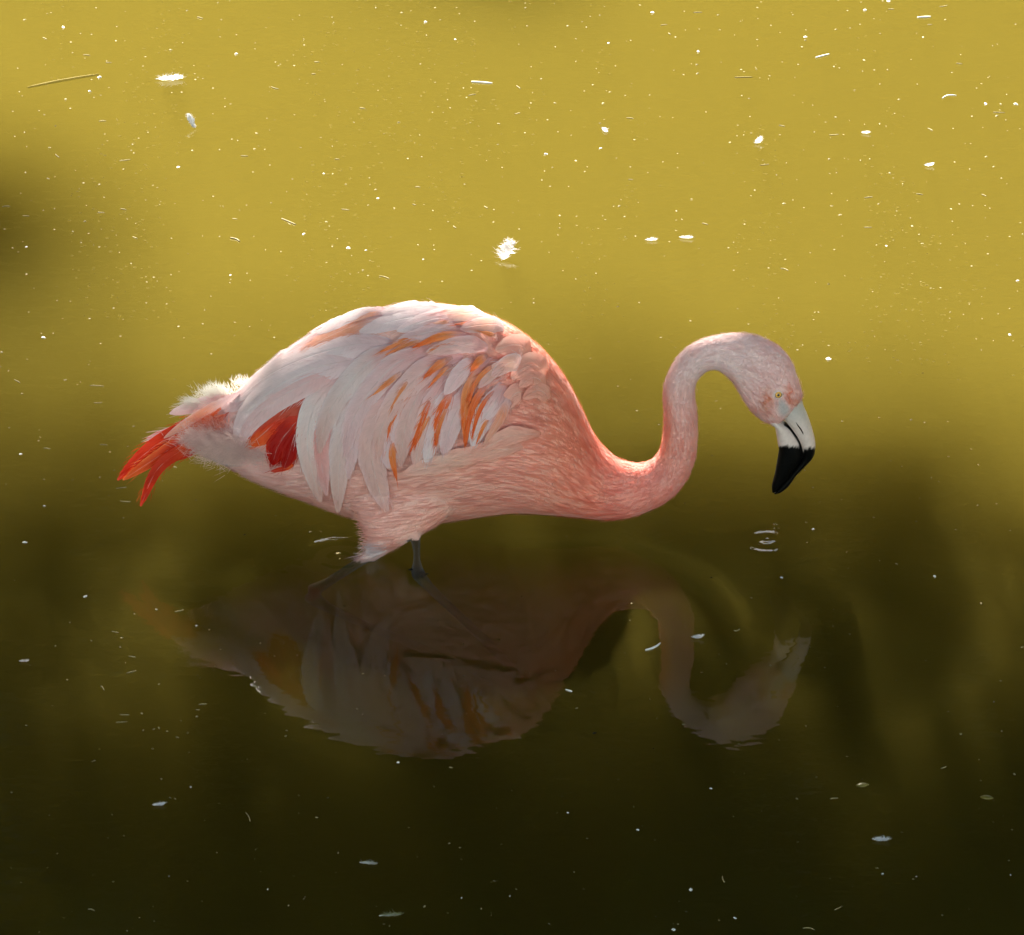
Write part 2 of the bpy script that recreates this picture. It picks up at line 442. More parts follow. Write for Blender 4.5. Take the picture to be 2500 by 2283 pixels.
# other leg: a muddy shank that meets the surface in front of the belly
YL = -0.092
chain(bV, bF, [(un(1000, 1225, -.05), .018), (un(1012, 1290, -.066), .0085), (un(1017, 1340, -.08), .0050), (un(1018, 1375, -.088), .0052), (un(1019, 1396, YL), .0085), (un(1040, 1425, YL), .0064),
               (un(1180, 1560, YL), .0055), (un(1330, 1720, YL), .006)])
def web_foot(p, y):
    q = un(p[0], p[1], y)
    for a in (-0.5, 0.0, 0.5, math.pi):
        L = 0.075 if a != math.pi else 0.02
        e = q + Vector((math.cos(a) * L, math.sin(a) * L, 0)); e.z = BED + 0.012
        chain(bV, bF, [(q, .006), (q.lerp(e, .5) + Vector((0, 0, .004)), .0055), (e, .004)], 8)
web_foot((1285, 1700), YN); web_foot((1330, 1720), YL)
tmp = bpy.data.meshes.new('tmp'); tmp.from_pydata([tuple(v) for v in bV], [], [tuple(f) for f in bF]); tmp.update()
bm = bmesh.new(); bm.from_mesh(tmp); bmesh.ops.recalc_face_normals(bm, faces=bm.faces); bm.to_mesh(tmp); bm.free()
to = link(bpy.data.objects.new('tmp', tmp))
md = to.modifiers.new('r', 'REMESH'); md.mode = 'VOXEL'; md.voxel_size = 0.0026
md = to.modifiers.new('s', 'SMOOTH'); md.factor = 0.5; md.iterations = 5
bpy.context.view_layer.update()
dg = bpy.context.evaluated_depsgraph_get()
body_me = bpy.data.meshes.new_from_object(to.evaluated_get(dg))
bpy.data.objects.remove(to); bpy.data.meshes.remove(tmp)
body_me.name = 'body'
nv = len(body_me.vertices)
co = np.empty(nv * 3, np.float32); body_me.vertices.foreach_get('co', co); co = co.reshape(-1, 3).astype(float)
nr = np.empty(nv * 3, np.float32); body_me.vertices.foreach_get('normal', nr); nr = nr.reshape(-1, 3).astype(float)
sp = np.array([tuple(p) for p in SPINE]); sd = np.gradient(sp, axis=0); sd /= np.linalg.norm(sd, axis=1)[:, None]

def proj_np(P):
    d = P - np.array(CAM); k = d @ np.array(FWD)
    return W0 / 2 + d[:, 0] / k * DIST * SPX, H0 / 2 - (d @ np.array(UPV)) / k * DIST * SPX
def nearest_spine(P):
    out = np.empty(len(P), int)
    for i in range(0, len(P), 4000):
        q = P[i:i + 4000]
        out[i:i + 4000] = np.argmin(((q[:, None, :] - sp[None]) ** 2).sum(-1), axis=1)
    return out
def vnoise(P, s, seed=0.0):
    return np.array([noise.noise(Vector((p[0] * s + seed, p[1] * s, p[2] * s))) for p in P])
def blob(px, py, cx, cy, rx, ry):
    d = np.hypot((px - cx) / rx, (py - cy) / ry); t = np.clip((1.2 - d) / 0.9, 0, 1); return t * t * (3 - 2 * t)
RAMP = [(480, (.85, .64, .61)), (700, (.85, .58, .52)), (900, (.85, .54, .46)), (1100, (.85, .50, .40)), (1260, (.86, .45, .35)), (1360, (.86, .39, .28)), (1440, (.86, .33, .23)),
        (1520, (.86, .34, .26))]
RAMP_NECK = [(60, (.86, .34, .26)), (70, (.86, .39, .32)), (78, (.85, .45, .37)), (88, (.85, .58, .53)), (97, (.85, .68, .65)), (110, (.85, .68, .65)), (120, (.84, .60, .57)), (130, (.80, .53, .48))]
def ramp_np(x, R_):
    xs = [r[0] for r in R_]
    return np.stack([np.interp(x, xs, [r[1][c] for r in R_]) for c in range(3)], -1)
NECK0 = int(np.argmin(np.abs(SPX_S[:, 0] - 1490) + np.abs(SPX_S[:, 1] - 1110)))
def paint(P, idx=None):
    """plumage colour of points on the bird"""
    P = np.asarray(P, float)
    if idx is None: idx = nearest_spine(P)
    px, py = proj_np(P)
    c = ramp_np(px, RAMP)
    fr = (idx - NECK0) / (len(sp) - 1 - NECK0)
    cn = ramp_np(60 + fr * 70, RAMP_NECK)
    w = np.clip(fr * 6, 0, 1)[:, None]
    c = c * (1 - w) + cn * w
    def over(col, m):
        nonlocal c
        c = c * (1 - m[:, None]) + np.array(col)[None] * m[:, None]
    torso = (fr <= 0.05)
    n1 = vnoise(P, 60.0); n2 = vnoise(P, 22.0, 9.0)
    over((.84, .37, .24), torso * blob(px, py, 1400, 1060, 80, 110) * .5)                # warm breast
    over((.78, .44, .32), torso * blob(px, py, 1330, 960, 60, 70) * .5)
    over((.84, .53, .44), torso * blob(px, py, 1010, 1190, 190, 70) * .5)               # pale flank
    over((.62, .66, .68), torso * blob(px, py, 530, 1130, 70, 22) * .8)                  # grey white vent
    over((.66, .68, .70), blob(px, py, 915, 1345, 42, 24) * .8)                          # wet thigh tuft
    over((.80, .30, .17), (fr > .12) * (fr < .62) * blob(px, py, 1622, 1040, 26, 110) * .55)   # warm nape
    over((.62, .26, .15), (fr > .5) * blob(px, py, 1785, 950, 22, 40) * .35)
    over((.62, .19, .06), (fr > .7) * blob(px, py, 1874, 982, 19, 40) * np.clip(.58 + .9 * vnoise(P, 230.0, 3.0), .12, .85))            # behind the eye
    over((.62, .16, .05), (fr > .7) * blob(px, py, 1928, 972, 13, 36) * np.clip(.58 + .9 * vnoise(P, 260.0, 5.0), .12, .85))             # before the eye
    over((.66, .30, .18), (fr > .7) * blob(px, py, 1945, 985, 12, 16) * .6)
    over((.60, .36, .30), (fr > .7) * blob(px, py, 1855, 1005, 45, 26) * .5)
    over((.50, .49, .48), (fr > .78) * blob(px, py, 1914, 1000, 19, 20) * .95)
    over((.50, .49, .48), (fr > .78) * blob(px, py, 1908, 985, 12, 12) * .8)            # bare grey skin
    over((.60, .63, .64), (fr > .7) * blob(px, py, 1899, 964, 13, 12))
    c = c * (1 + 0.10 * n1 + 0.08 * n2)[:, None]
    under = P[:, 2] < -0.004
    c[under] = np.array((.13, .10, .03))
    joint = under & (blob(px, py, 760, 1450, 26, 20) > .3)
    c[joint] = np.array((.22, .035, .02))
    shank = (blob(px, py, 1017, 1350, 24, 62) > .05) & (P[:, 1] < -.055) & (py > 1288) & (P[:, 2] < .03)
    c[shank] = np.array((.045, .028, .008))
    joint = (blob(px, py, 1019, 1398, 26, 16) > .3) & (P[:, 1] < -.07)
    c[joint] = np.array((.03, .02, .012))
    c = c * np.array([1.03, .94, .98])
    return np.clip(c, 0, .92)
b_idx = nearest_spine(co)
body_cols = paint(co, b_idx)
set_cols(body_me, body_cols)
FLOW = -sd[b_idx]
FLOW = FLOW - nr * (FLOW * nr).sum(1)[:, None]
FLOW /= np.maximum(np.linalg.norm(FLOW, axis=1), 1e-6)[:, None]
at = body_me.attributes.new('flow', 'FLOAT_VECTOR', 'POINT'); at.data.foreach_set('vector', FLOW.astype(np.float32).ravel())
body_me.polygons.foreach_set('use_smooth', [True] * len(body_me.polygons))

def plumage_material():
    t = NT('soft_plumage')
    c = t.col()
    fl = t.col('flow')
    pos = t.objco()
    # streaks along the lie of the feathers: coordinates across the flow, stretched along it
    dt = t.node('ShaderNodeVectorMath', operation='DOT_PRODUCT'); t.l.new(pos, dt.inputs[0]); t.l.new(fl.outputs['Vector'], dt.inputs[1])
    sc_ = t.node('ShaderNodeVectorMath', operation='SCALE'); t.l.new(fl.outputs['Vector'], sc_.inputs[0]); t.put(sc_.inputs['Scale'], t.math('MULTIPLY', dt.outputs['Value'], 0.86))
    sb = t.node('ShaderNodeVectorMath', operation='SUBTRACT'); t.l.new(pos, sb.inputs[0]); t.l.new(sc_.outputs[0], sb.inputs[1])
    n1 = t.noise(sb.outputs[0], 420.0, 2.0, 0.6, 0.6)
    n2 = t.noise(sb.outputs[0], 150.0, 2.0, 0.55, 0.8)
    h = t.math('ADD', t.math('MULTIPLY', n1, 0.4), n2)
    k = t.math('ADD', 0.70, t.math('MULTIPLY', h, 0.42))
    cc = t.node('ShaderNodeVectorMath', operation='SCALE'); t.l.new(c.outputs['Color'], cc.inputs[0]); t.put(cc.inputs['Scale'], k)
    b = t.node('ShaderNodeBsdfPrincipled')
    t.l.new(cc.outputs[0], b.inputs['Base Color'])
    b.inputs['Roughness'].default_value = 0.75; b.inputs['Specular IOR Level'].default_value = 0.25
    b.inputs['Sheen Weight'].default_value = 0.25; b.inputs['Sheen Roughness'].default_value = 0.5
    t.put(b.inputs['Normal'], t.bump(h, 0.7, 0.0015))
    return t.surf(b.outputs[0])
M_PLUME = plumage_material()
body_me.materials.clear(); body_me.materials.append(M_PLUME)
body = link(bpy.data.objects.new('body', body_me), bird)
body['label'] = 'smooth pink body with arched neck, head and long legs'
bvh = BVHTree.FromPolygons([tuple(v) for v in co], [tuple(p.vertices) for p in body_me.polygons])

shade_leaves(t_high, 17.5, 0.06, 1)  # high loose leaves added out of view to shape the soft shade edge
shade_leaves(t_over, 4.3, 0.019, 2, 1000, 2600)       # low unseen leaves added to block the sun around the bird

# ------------------------------------------------------------------ down: the fine barbs that soften breast, neck and head
def down_material():
    t = NT('down')
    c = t.col()
    d = t.node('ShaderNodeBsdfDiffuse'); t.l.new(c.outputs['Color'], d.inputs[0])
    tr = t.node('ShaderNodeBsdfTranslucent'); t.l.new(c.outputs['Color'], tr.inputs[0])
    m = t.node('ShaderNodeMixShader'); m.inputs[0].default_value = 0.5; t.l.new(d.outputs[0], m.inputs[1]); t.l.new(tr.outputs[0], m.inputs[2])
    return t.surf(m.outputs[0])
M_DOWN = down_material()
def strands(name, P, N, D, C, length, width, lift, parent, jitter=0.35):
    n = len(P)
    D = D + rng.normal(0, jitter, (n, 3)); D -= N * (D * N).sum(1)[:, None]; D /= np.linalg.norm(D, axis=1)[:, None]
    S = np.cross(N, D)
    L = length * rng.uniform(0.6, 1.3, n)[:, None]; Wd = width * rng.uniform(0.7, 1.3, n)[:, None]
    lf = lift * rng.uniform(0.4, 1.6, n)[:, None]
    B = P - N * 0.0004
    mid = B + D * L * 0.55 + N * L * lf * 0.75
    tip = B + D * L + N * L * lf
    V = np.stack([B - S * Wd, B + S * Wd, mid + S * Wd * .7, mid - S * Wd * .7, tip], 1).reshape(-1, 3)
    f = np.arange(n)[:, None] * 5
    F = [tuple(q) for q in (f + np.array([0, 1, 2, 3])).tolist()] + [tuple(q) for q in (f + np.array([3, 2, 4])).tolist()]
    col = np.repeat(np.clip(C * rng.uniform(0.93, 1.07, (n, 1)), 0, .92), 5, axis=0)
    o = mesh_obj(name, V, F, M_DOWN, parent, cols=col, smooth=False); o['kind'] = 'stuff'
    return o
cpx, cpy = proj_np(co)
b_fr = (b_idx - NECK0) / (len(sp) - 1 - NECK0)
wing_zone = np.clip(np.minimum(np.minimum((cpx - 560) / 60, (1260 - cpx) / 60), np.minimum((cpy - 700) / 40, (1010 + 0.12 * (1200 - cpx) + 40 - cpy) / 50)), 0, 1)
prob = np.ones(nv); prob *= (1 - 0.93 * wing_zone); prob[co[:, 2] < 0.0] = 0
prob *= np.where(co[:, 1] > 0.05, 0.35, 1.0)
prob[(blob(cpx, cpy, 1017, 1350, 24, 62) > .05) & (co[:, 1] < -.055) & (cpy > 1288)] = 0
bare = blob(cpx, cpy, 1916, 1003, 24, 24) + blob(cpx, cpy, 1899, 964, 20, 18)
prob *= np.where((b_fr > .7), np.clip(1 - bare * 1.6, 0, 1), 1)
def scatter(sel, n):
    p = prob * sel; p = p / p.sum()
    i = rng.choice(nv, n, p=p)
    return i, co[i] + rng.normal(0, .0009, (n, 3))
neck_sel = (b_fr > 0.05).astype(float)
i, P = scatter(neck_sel, 17000); strands('neck_down', P, nr[i], FLOW[i], np.clip(body_cols[i] * 1.12, 0, .92), .0065, .00030, .08, body)
i, P = scatter(neck_sel, 2600); strands('neck_plume', P, nr[i], FLOW[i], np.clip(body_cols[i] * rng.uniform(.98, 1.12, (2600, 1)), 0, .92), .0085, .00055, .07, body, .2)
i, P = scatter(1 - neck_sel, 9000); strands('breast_plume', P, nr[i], FLOW[i] + np.array([0, 0, -.12]), np.clip(body_cols[i] * rng.uniform(.95, 1.14, (9000, 1)), 0, .92), .020, .00062, .04, body, .14)
i, P = scatter(1 - neck_sel, 24000); strands('breast_down', P, nr[i], FLOW[i] + np.array([0, 0, -.12]), np.clip(body_cols[i] * 1.12, 0, .92), .012, .0003, .06, body, 0.2)

# ------------------------------------------------------------------ feathers
def feather_material():
    t = NT('feather_vane')
    c = t.col(); uv = t.col('fuv')
    sep = t.node('ShaderNodeSeparateXYZ'); t.l.new(uv.outputs['Vector'], sep.inputs[0])
    au = t.math('ABSOLUTE', sep.outputs[0])
    # barbs run obliquely from the shaft to the edge
    ph = t.math('SUBTRACT', t.math('MULTIPLY', sep.outputs[1], 1.0), t.math('MULTIPLY', au, sep.outputs[2]))
    cv = t.node('ShaderNodeCombineXYZ'); t.put(cv.inputs[0], t.math('MULTIPLY', ph, 900.0)); t.put(cv.inputs[1], t.math('MULTIPLY', sep.outputs[0], 1.5))
    n = t.noise(cv.outputs[0], 1.0, 2.0, 0.6)
    cv2 = t.node('ShaderNodeCombineXYZ'); t.put(cv2.inputs[0], t.math('MULTIPLY', ph, 150.0)); t.put(cv2.inputs[1], t.math('MULTIPLY', sep.outputs[0], 2.0))
    n2 = t.noise(cv2.outputs[0], 1.0, 2.0, 0.6)
    shaft = t.math('MAXIMUM', 0.0, t.math('SUBTRACT', 1.0, t.math('MULTIPLY', au, 16.0)))
    k = t.math('ADD', t.math('ADD', 0.80, t.math('MULTIPLY', n, 0.22)), t.math('MULTIPLY', n2, 0.16))
    sc_ = t.node('ShaderNodeVectorMath', operation='SCALE'); t.l.new(c.outputs['Color'], sc_.inputs[0]); t.put(sc_.inputs['Scale'], k)
    colr = t.mix(t.math('MULTIPLY', shaft, 0.34), sc_.outputs[0], (0.85, 0.80, 0.78, 1))
    h = t.math('ADD', t.math('MULTIPLY', n, 0.5), t.math('MULTIPLY', shaft, 0.9))
    nb = t.bump(h, 0.5, 0.0005)
    b = t.node('ShaderNodeBsdfPrincipled')
    t.put(b.inputs['Base Color'], colr); b.inputs['Roughness'].default_value = 0.55; b.inputs['Specular IOR Level'].default_value = 0.3
    b.inputs['Sheen Weight'].default_value = 0.15
    t.put(b.inputs['Normal'], nb)
    tr = t.node('ShaderNodeBsdfTranslucent'); t.put(tr.inputs[0], colr)
    m = t.node('ShaderNodeMixShader'); m.inputs[0].default_value = 0.22
    t.l.new(b.outputs[0], m.inputs[1]); t.l.new(tr.outputs[0], m.inputs[2])
    return t.surf(m.outputs[0])
M_FEATHER = feather_material()
WHITE, GREYW, LILAC, PINK, ROSE = (.89, .80, .81), (.86, .74, .74), (.88, .67, .67), (.87, .55, .53), (.84, .42, .39)
PEACH, SALMON, ORANGE, DEEP, RED, DARKRED, CORAL = (.86, .55, .43), (.88, .40, .25), (.95, .31, .09), (.92, .18, .035), (.80, .06, .018), (.46, .010, .007), (.64, .11, .065)
# type: colour at base, middle, tip, leading edge tint
FT = {'white': (LILAC, WHITE, GREYW, WHITE), 'whitepink': (PINK, LILAC, WHITE, WHITE), 'lilac': (PINK, LILAC, LILAC, WHITE), 'fan': (PINK, (.86, .76, .74), (.83, .58, .52), WHITE), 'pink': (PINK, (.84, .60, .56), (.82, .57, .51), LILAC), 'rose': (PINK, ROSE, PINK, LILAC),
      'skin': (PINK, PINK, PINK, PINK), 'peach': (LILAC, PEACH, PINK, WHITE), 'salmon': (LILAC, SALMON, PEACH, LILAC), 'orange': (PINK, ORANGE, DEEP, SALMON), 'deep': (PINK, DEEP, DEEP, ORANGE), 'lorange': (LILAC, (.80, .30, .11), ORANGE, PEACH),
      'red': (CORAL, RED, DEEP, ORANGE), 'coral': (CORAL, CORAL, RED, CORAL), 'darkred': (RED, DARKRED, DARKRED, RED), 'tailred': (DEEP, (.66, .045, .012), (.56, .03, .01), RED), 'shoulder': ((.80, .46, .35), (.80, .49, .38), (.80, .56, .47), (.80, .64, .57))}
BARBS = []
def surf_hit(px, py, yg=-0.07):
    v = ray(px, py).normalized()
    h, n, _, _ = bvh.ray_cast(CAM, v, 30.0)
    if h is not None and h.z > -0.02: return h, n, True
    q = un(px, py, -0.01)
    h, n, _, _ = bvh.find_nearest(q)
    return h, n, False
def feather(name, pts, width, layer, ctype, parent, n=14, m=7, tip=0.42, free=None, camber=0.09, mirror=True, lift=0.0016, blunt=2.2):
    """one vaned feather laid along pts (photograph pixels) over the bird's flank, its own layer above the skin"""
    pts = list(pts)
    P = catmull([(*p, 0, 0) for p in pts], n)[:, :2]
    T = np.gradient(P, axis=0); T /= np.linalg.norm(T, axis=1)[:, None]
    Nn = np.stack([-T[:, 1], T[:, 0]], 1)
    if Nn[n // 2][1] < 0: Nn = -Nn                      # s > 0 is the lower edge
    cb, cm, ct, ce = FT[ctype]
    jit = random.uniform(0.92, 1.06)
    Lm = np.linalg.norm(np.diff(P, axis=0), axis=1).sum() / SPX
    V, C, U = [], [], []
    hv = random.random() * 10
    for i in range(n):
        t = i / (n - 1)
        x = max(0.0, (t - (1 - tip)) / tip)
        w = width / 2 * (min(1.0, 0.30 + 2.2 * t) if tip < .7 else min(1.0, 0.10 + 1.9 * t)) * max(0.03, (1 - x ** blunt)) ** 0.62
        row = []
        rag = [1 + 0.05 * noise.noise(Vector((t * 16, k_, hv))) - 0.10 * max(0.0, noise.noise(Vector((t * 7, k_ + 4, hv))) - .35) * 2 for k_ in (0.0, 3.0)]
        for j in range(m):
            s = -1 + 2 * j / (m - 1)
            q = P[i] + Nn[i] * s * w * (rag[0] if s < 0 else rag[1])
            if free is None:
                h, nn, ok = surf_hit(q[0], q[1])
                off = -0.0014 + (0.0024 + layer * 0.0004) * sstep(-.02, .34, t) + lift * t + camber * (1 - s * s) * w / SPX
                p = h + nn * off
            else:
                y0 = free[0] + (free[1] - free[0]) * t
                p = un(q[0], q[1], y0) + Vector((0, -1, 0.3)) * (camber * (1 - s * s) * w / SPX)
            row.append(p)
            base = lerp3(cb, cm, sstep(.12, .5, t)) if t < .5 else lerp3(cm, ct, (t - .5) * 2)
            e = max(0.0, (abs(s) - 0.55) / 0.45) ** 1.5
            e *= 0.75 if s < 0 else 0.4
            cc = lerp3(base, ce, e)
            k = jit * (1 + 0.06 * noise.noise(Vector((t * 5, s * 2, hv))))
            C.append([min(.92, v * k * f_) for v, f_ in zip(cc, (1.03, .93, .96))]); U.append((s, t * Lm, w / SPX * 0.9))
        V += row
    F = [(i * m + j, i * m + j + 1, (i + 1) * m + j + 1, (i + 1) * m + j) for i in range(n - 1) for j in range(m - 1)]
    if ctype == 'skin': C = [list(x * (1.0 + .10 * abs(u[0]) ** 3)) for x, u in zip(np.clip(paint([tuple(v) for v in V]) * np.array([1.12, 1.13, 1.15]), 0, .92), U)]
    o = mesh_obj(name, V, F, M_FEATHER, parent, cols=C, uv=U)
    if True:
        for _ in range(int(width * Lm * 22)):
            i, j = random.randrange(1, n - 2), random.randrange(m)
            p = Vector(V[i * m + j]); d = (Vector(V[(i + 1) * m + j]) - p); a_ = Vector(V[i * m + min(m - 1, j + 1)]) - Vector(V[i * m + max(0, j - 1)])
            nn = d.cross(a_).normalized()
            if nn.dot(Vector((0, -1, .4))) < 0: nn = -nn
            sgn = (j - (m - 1) / 2) / ((m - 1) / 2)
            d = d.normalized() + a_.normalized() * sgn * .28
            BARBS.append((tuple(p + d * random.uniform(0, .006)), tuple(nn), tuple(d), C[i * m + j]))
    if mirror and max(v[1] for v in V) < -0.06:
        c = o.copy(); c.scale = (1, -1, 1); link(c, parent)
    return o
WING = [
 # long scapulars that sweep over the back towards the tail
 ([(1010, 742), (850, 768), (720, 838), (630, 918), (590, 948)], 62, 2, 'white'), ([(1010, 760), (860, 792), (740, 850), (650, 920), (600, 962)], 56, 3, 'whitepink'),
 ([(930, 790), (820, 825), (720, 880), (645, 930)], 50, 4, 'peach'), ([(985, 775), (900, 790), (800, 830), (720, 880)], 46, 5, 'salmon'),
 ([(990, 842), (888, 842), (766, 873), (662, 922), (580, 985)], 62, 6, 'white'), ([(690, 905), (630, 940), (575, 985), (548, 1004)], 56, 5, 'lilac'),
 ([(980, 862), (844, 884), (757, 908), (679, 950), (613, 1008), (577, 1070)], 70, 8, 'white'), ([(930, 880), (801, 915), (722, 952), (653, 998), (612, 1042), (594, 1080)], 58, 9, 'lilac'),
 # red feathers bared between the scapulars and the fan of the wing
 ([(790, 940), (735, 965), (680, 1005), (610, 1070)], 84, 1, 'coral'), ([(745, 985), (690, 1020), (640, 1062), (612, 1084)], 60, 2, 'red'),
 ([(760, 990), (715, 1040), (682, 1085), (668, 1130)], 70, 3, 'darkred'), ([(760, 1000), (733, 1050), (712, 1095), (696, 1138)], 56, 4, 'darkred'), ([(722, 1132), (695, 1139), (664, 1144)], 12, 6, 'tailred'),
 # the fan of the closed wing, from the red gap towards the breast
 ([(905, 880), (835, 920), (775, 985), (754, 1064), (764, 1140), (786, 1216)], 62, 7, 'fan'), ([(925, 885), (845, 945), (800, 1012), (784, 1075), (790, 1140), (800, 1200)], 50, 8, 'rose'),
 ([(965, 880), (899, 945), (858, 1005), (838, 1070), (830, 1140), (828, 1240)], 64, 9, 'fan'), ([(985, 890), (915, 965), (878, 1040), (860, 1105), (852, 1160)], 44, 10, 'lilac'),
 ([(1015, 895), (954, 970), (916, 1038), (908, 1099), (922, 1169), (947, 1245)], 74, 11, 'pink'), ([(1035, 905), (985, 975), (955, 1035), (945, 1090), (950, 1135)], 56, 12, 'lilac'),
 ([(1070, 900), (1020, 965), (996, 1020), (984, 1075), (978, 1130)], 54, 13, 'pink'), ([(1060, 905), (1024, 937), (980, 983), (955, 1030), (947, 1062)], 19, 14, 'orange'),
 ([(966, 1040), (958, 1075), (960, 1115), (970, 1162)], 26, 15, 'orange'), ([(1100, 905), (1055, 985), (1035, 1040), (1022, 1085), (1014, 1132)], 54, 14, 'pink'),
 ([(1082, 944), (1050, 980), (1028, 1033), (1002, 1094)], 23, 16, 'deep'), ([(1125, 915), (1085, 990), (1060, 1050), (1040, 1125)], 52, 15, 'whitepink'),
 ([(1125, 920), (1093, 969), (1072, 1012), (1062, 1077)], 31, 17, 'deep'), ([(1160, 930), (1119, 990), (1098, 1040), (1083, 1108)], 54, 16, 'lilac'),
 ([(1215, 862), (1163, 905), (1138, 958), (1133, 1012), (1135, 1080)], 34, 19, 'orange'), ([(1242, 920), (1185, 940), (1156, 980), (1143, 1021), (1137, 1076)], 23, 21, 'deep'),
 ([(1235, 930), (1205, 980), (1172, 1025), (1152, 1080)], 58, 18, 'whitepink'), ([(1255, 950), (1232, 985), (1212, 1025), (1178, 1078)], 30, 20, 'salmon'),
 ([(1195, 866), (1165, 884), (1145, 908)], 26, 22, 'orange'), ([(1250, 885), (1205, 905), (1165, 945)], 30, 21, 'peach'),
 # middle coverts
 ([(1150, 858), (1050, 895), (970, 975), (930, 1050), (926, 1110)], 58, 13, 'pink'), ([(1085, 845), (970, 888), (890, 975), (858, 1040), (848, 1110)], 58, 11, 'lilac'), ([(1030, 850), (930, 870), (850, 940), (800, 1020), (782, 1100)], 56, 10, 'fan'),
 ([(1115, 868), (1070, 892), (1034, 922)], 26, 18, 'orange'), ([(1000, 893), (954, 929), (912, 962)], 18, 17, 'lorange'), ([(1180, 880), (1130, 905), (1085, 960)], 44, 17, 'lilac'),
 ([(1160, 818), (1076, 826), (1008, 852)], 26, 12, 'orange'), ([(1075, 815), (998, 832), (930, 862)], 22, 10, 'lorange'), ([(1175, 796), (1145, 797), (1112, 798)], 15, 9, 'orange'), ([(1112, 789), (1056, 796)], 12, 9, 'salmon'),
 ([(1220, 832), (1190, 822), (1168, 817)], 16, 12, 'lorange'), ([(950, 768), (911, 774), (865, 794)], 13, 7, 'salmon'), ([(1080, 772), (980, 785), (880, 815)], 44, 5, 'white'), ([(1150, 780), (1060, 785), (970, 812)], 44, 7, 'whitepink'),
 ([(1150, 802), (1060, 812), (960, 845)], 44, 8, 'lilac'), ([(1200, 850), (1130, 845), (1040, 862)], 40, 14, 'pink'), ([(1100, 758), (1010, 758), (930, 772)], 36, 4, 'white'), ([(960, 752), (860, 778), (780, 822)], 34, 6, 'white'),
 ([(1200, 775), (1130, 772), (1060, 776)], 36, 6, 'peach'), ([(1240, 800), (1180, 800), (1120, 808)], 38, 9, 'peach'),
 # thin bright edges that show between the coverts
 ([(1236, 893), (1192, 900), (1160, 930), (1141, 978)], 17, 23, 'orange'), ([(1230, 942), (1188, 966), (1163, 1010), (1150, 1062)], 15, 22, 'deep'), ([(1112, 884), (1082, 905), (1046, 944)], 13, 19, 'orange'), ([(1060, 826), (1000, 843), (942, 868)], 13, 12, 'lorange'),
 ([(1115, 960), (1086, 1000), (1070, 1045), (1064, 1082)], 14, 19, 'orange'), ([(1020, 905), (985, 945), (955, 992)], 12, 16, 'lorange'), ([(1150, 836), (1100, 842), (1048, 858)], 14, 15, 'lorange'), ([(1205, 1000), (1180, 1030), (1160, 1075)], 13, 22, 'orange'), ([(1065, 985), (1042, 1022), (1015, 1080)], 12, 17, 'orange'),
 # rounded shoulder coverts
 ([(1300, 870), (1255, 848), (1205, 858)], 52, 9, 'skin'), ([(1335, 925), (1290, 895), (1244, 925)], 60, 10, 'skin'), ([(1335, 950), (1295, 925), (1262, 945)], 34, 12, 'skin'),
 ([(1345, 985), (1310, 955), (1272, 972)], 36, 11, 'skin'), ([(1280, 900), (1240, 890), (1195, 918)], 40, 21, 'peach'), ([(1290, 955), (1255, 960), (1225, 1000)], 44, 9, 'skin')]
for pts, w, ly, ct in WING:
    w *= .84 if ct in ('orange', 'deep', 'lorange') else 1.0
    streak = ct in ('orange', 'deep', 'lorange', 'salmon')
    feather('wing_feather', pts, w, ly, ct, bird, n=30 if len(pts) > 3 else 22, m=9, tip=.8 if streak else .62, blunt=1.7 if streak else 2.2)
# flank feathers that overlap the wing's lower edge
for pts, w, ly in [([(1330, 1060), (1250, 1055), (1165, 1092)], 44, 20), ([(1290, 1090), (1200, 1090), (1100, 1110)], 46, 19), ([(1220, 1110), (1130, 1105), (1055, 1120)], 44, 18), ([(1150, 1135), (1070, 1125), (985, 1145)], 44, 16)]:
    feather('flank_feather', pts, w, ly * .95, 'skin', bird, tip=0.7, n=22, m=9)
def lay_barbs():
    BP = [np.array([b[k] for b in BARBS]) for k in range(4)]
    strands('feather_barb', BP[0] + BP[1] * .0007, BP[1], BP[2], np.clip(BP[3] * rng.uniform(.88, 1.10, (len(BARBS), 1)), 0, .9), .012, .00026, .012, bird, .05)
# tail
for pts, w, ct, fr_ in [([(560, 985), (470, 1035), (370, 1095), (287, 1172)], 42, 'tailred', (-.004, -.012)), ([(560, 1010), (470, 1060), (390, 1112), (300, 1172)], 34, 'red', (-.016, -.02)),
        ([(540, 1040), (450, 1095), (385, 1145), (343, 1236)], 30, 'tailred', (-.024, -.03)), ([(520, 1060), (460, 1098), (410, 1122)], 34, 'tailred', (-.02, -.02)), ([(585, 958), (490, 1010), (400, 1070)], 22, 'salmon', (-.012, -.014)),
        ([(560, 968), (500, 985), (414, 1010)], 34, 'white', (.012, .018)), ([(480, 1030), (410, 1055), (358, 1072)], 22, 'white', (.014, .016)), ([(520, 1020), (440, 1070), (330, 1140)], 26, 'tailred', (.006, .0))]:
    feather('tail_feather', pts, w, 0, ct, bird, free=fr_, mirror=False, n=18, tip=0.5, camber=0.10)
lay_barbs()
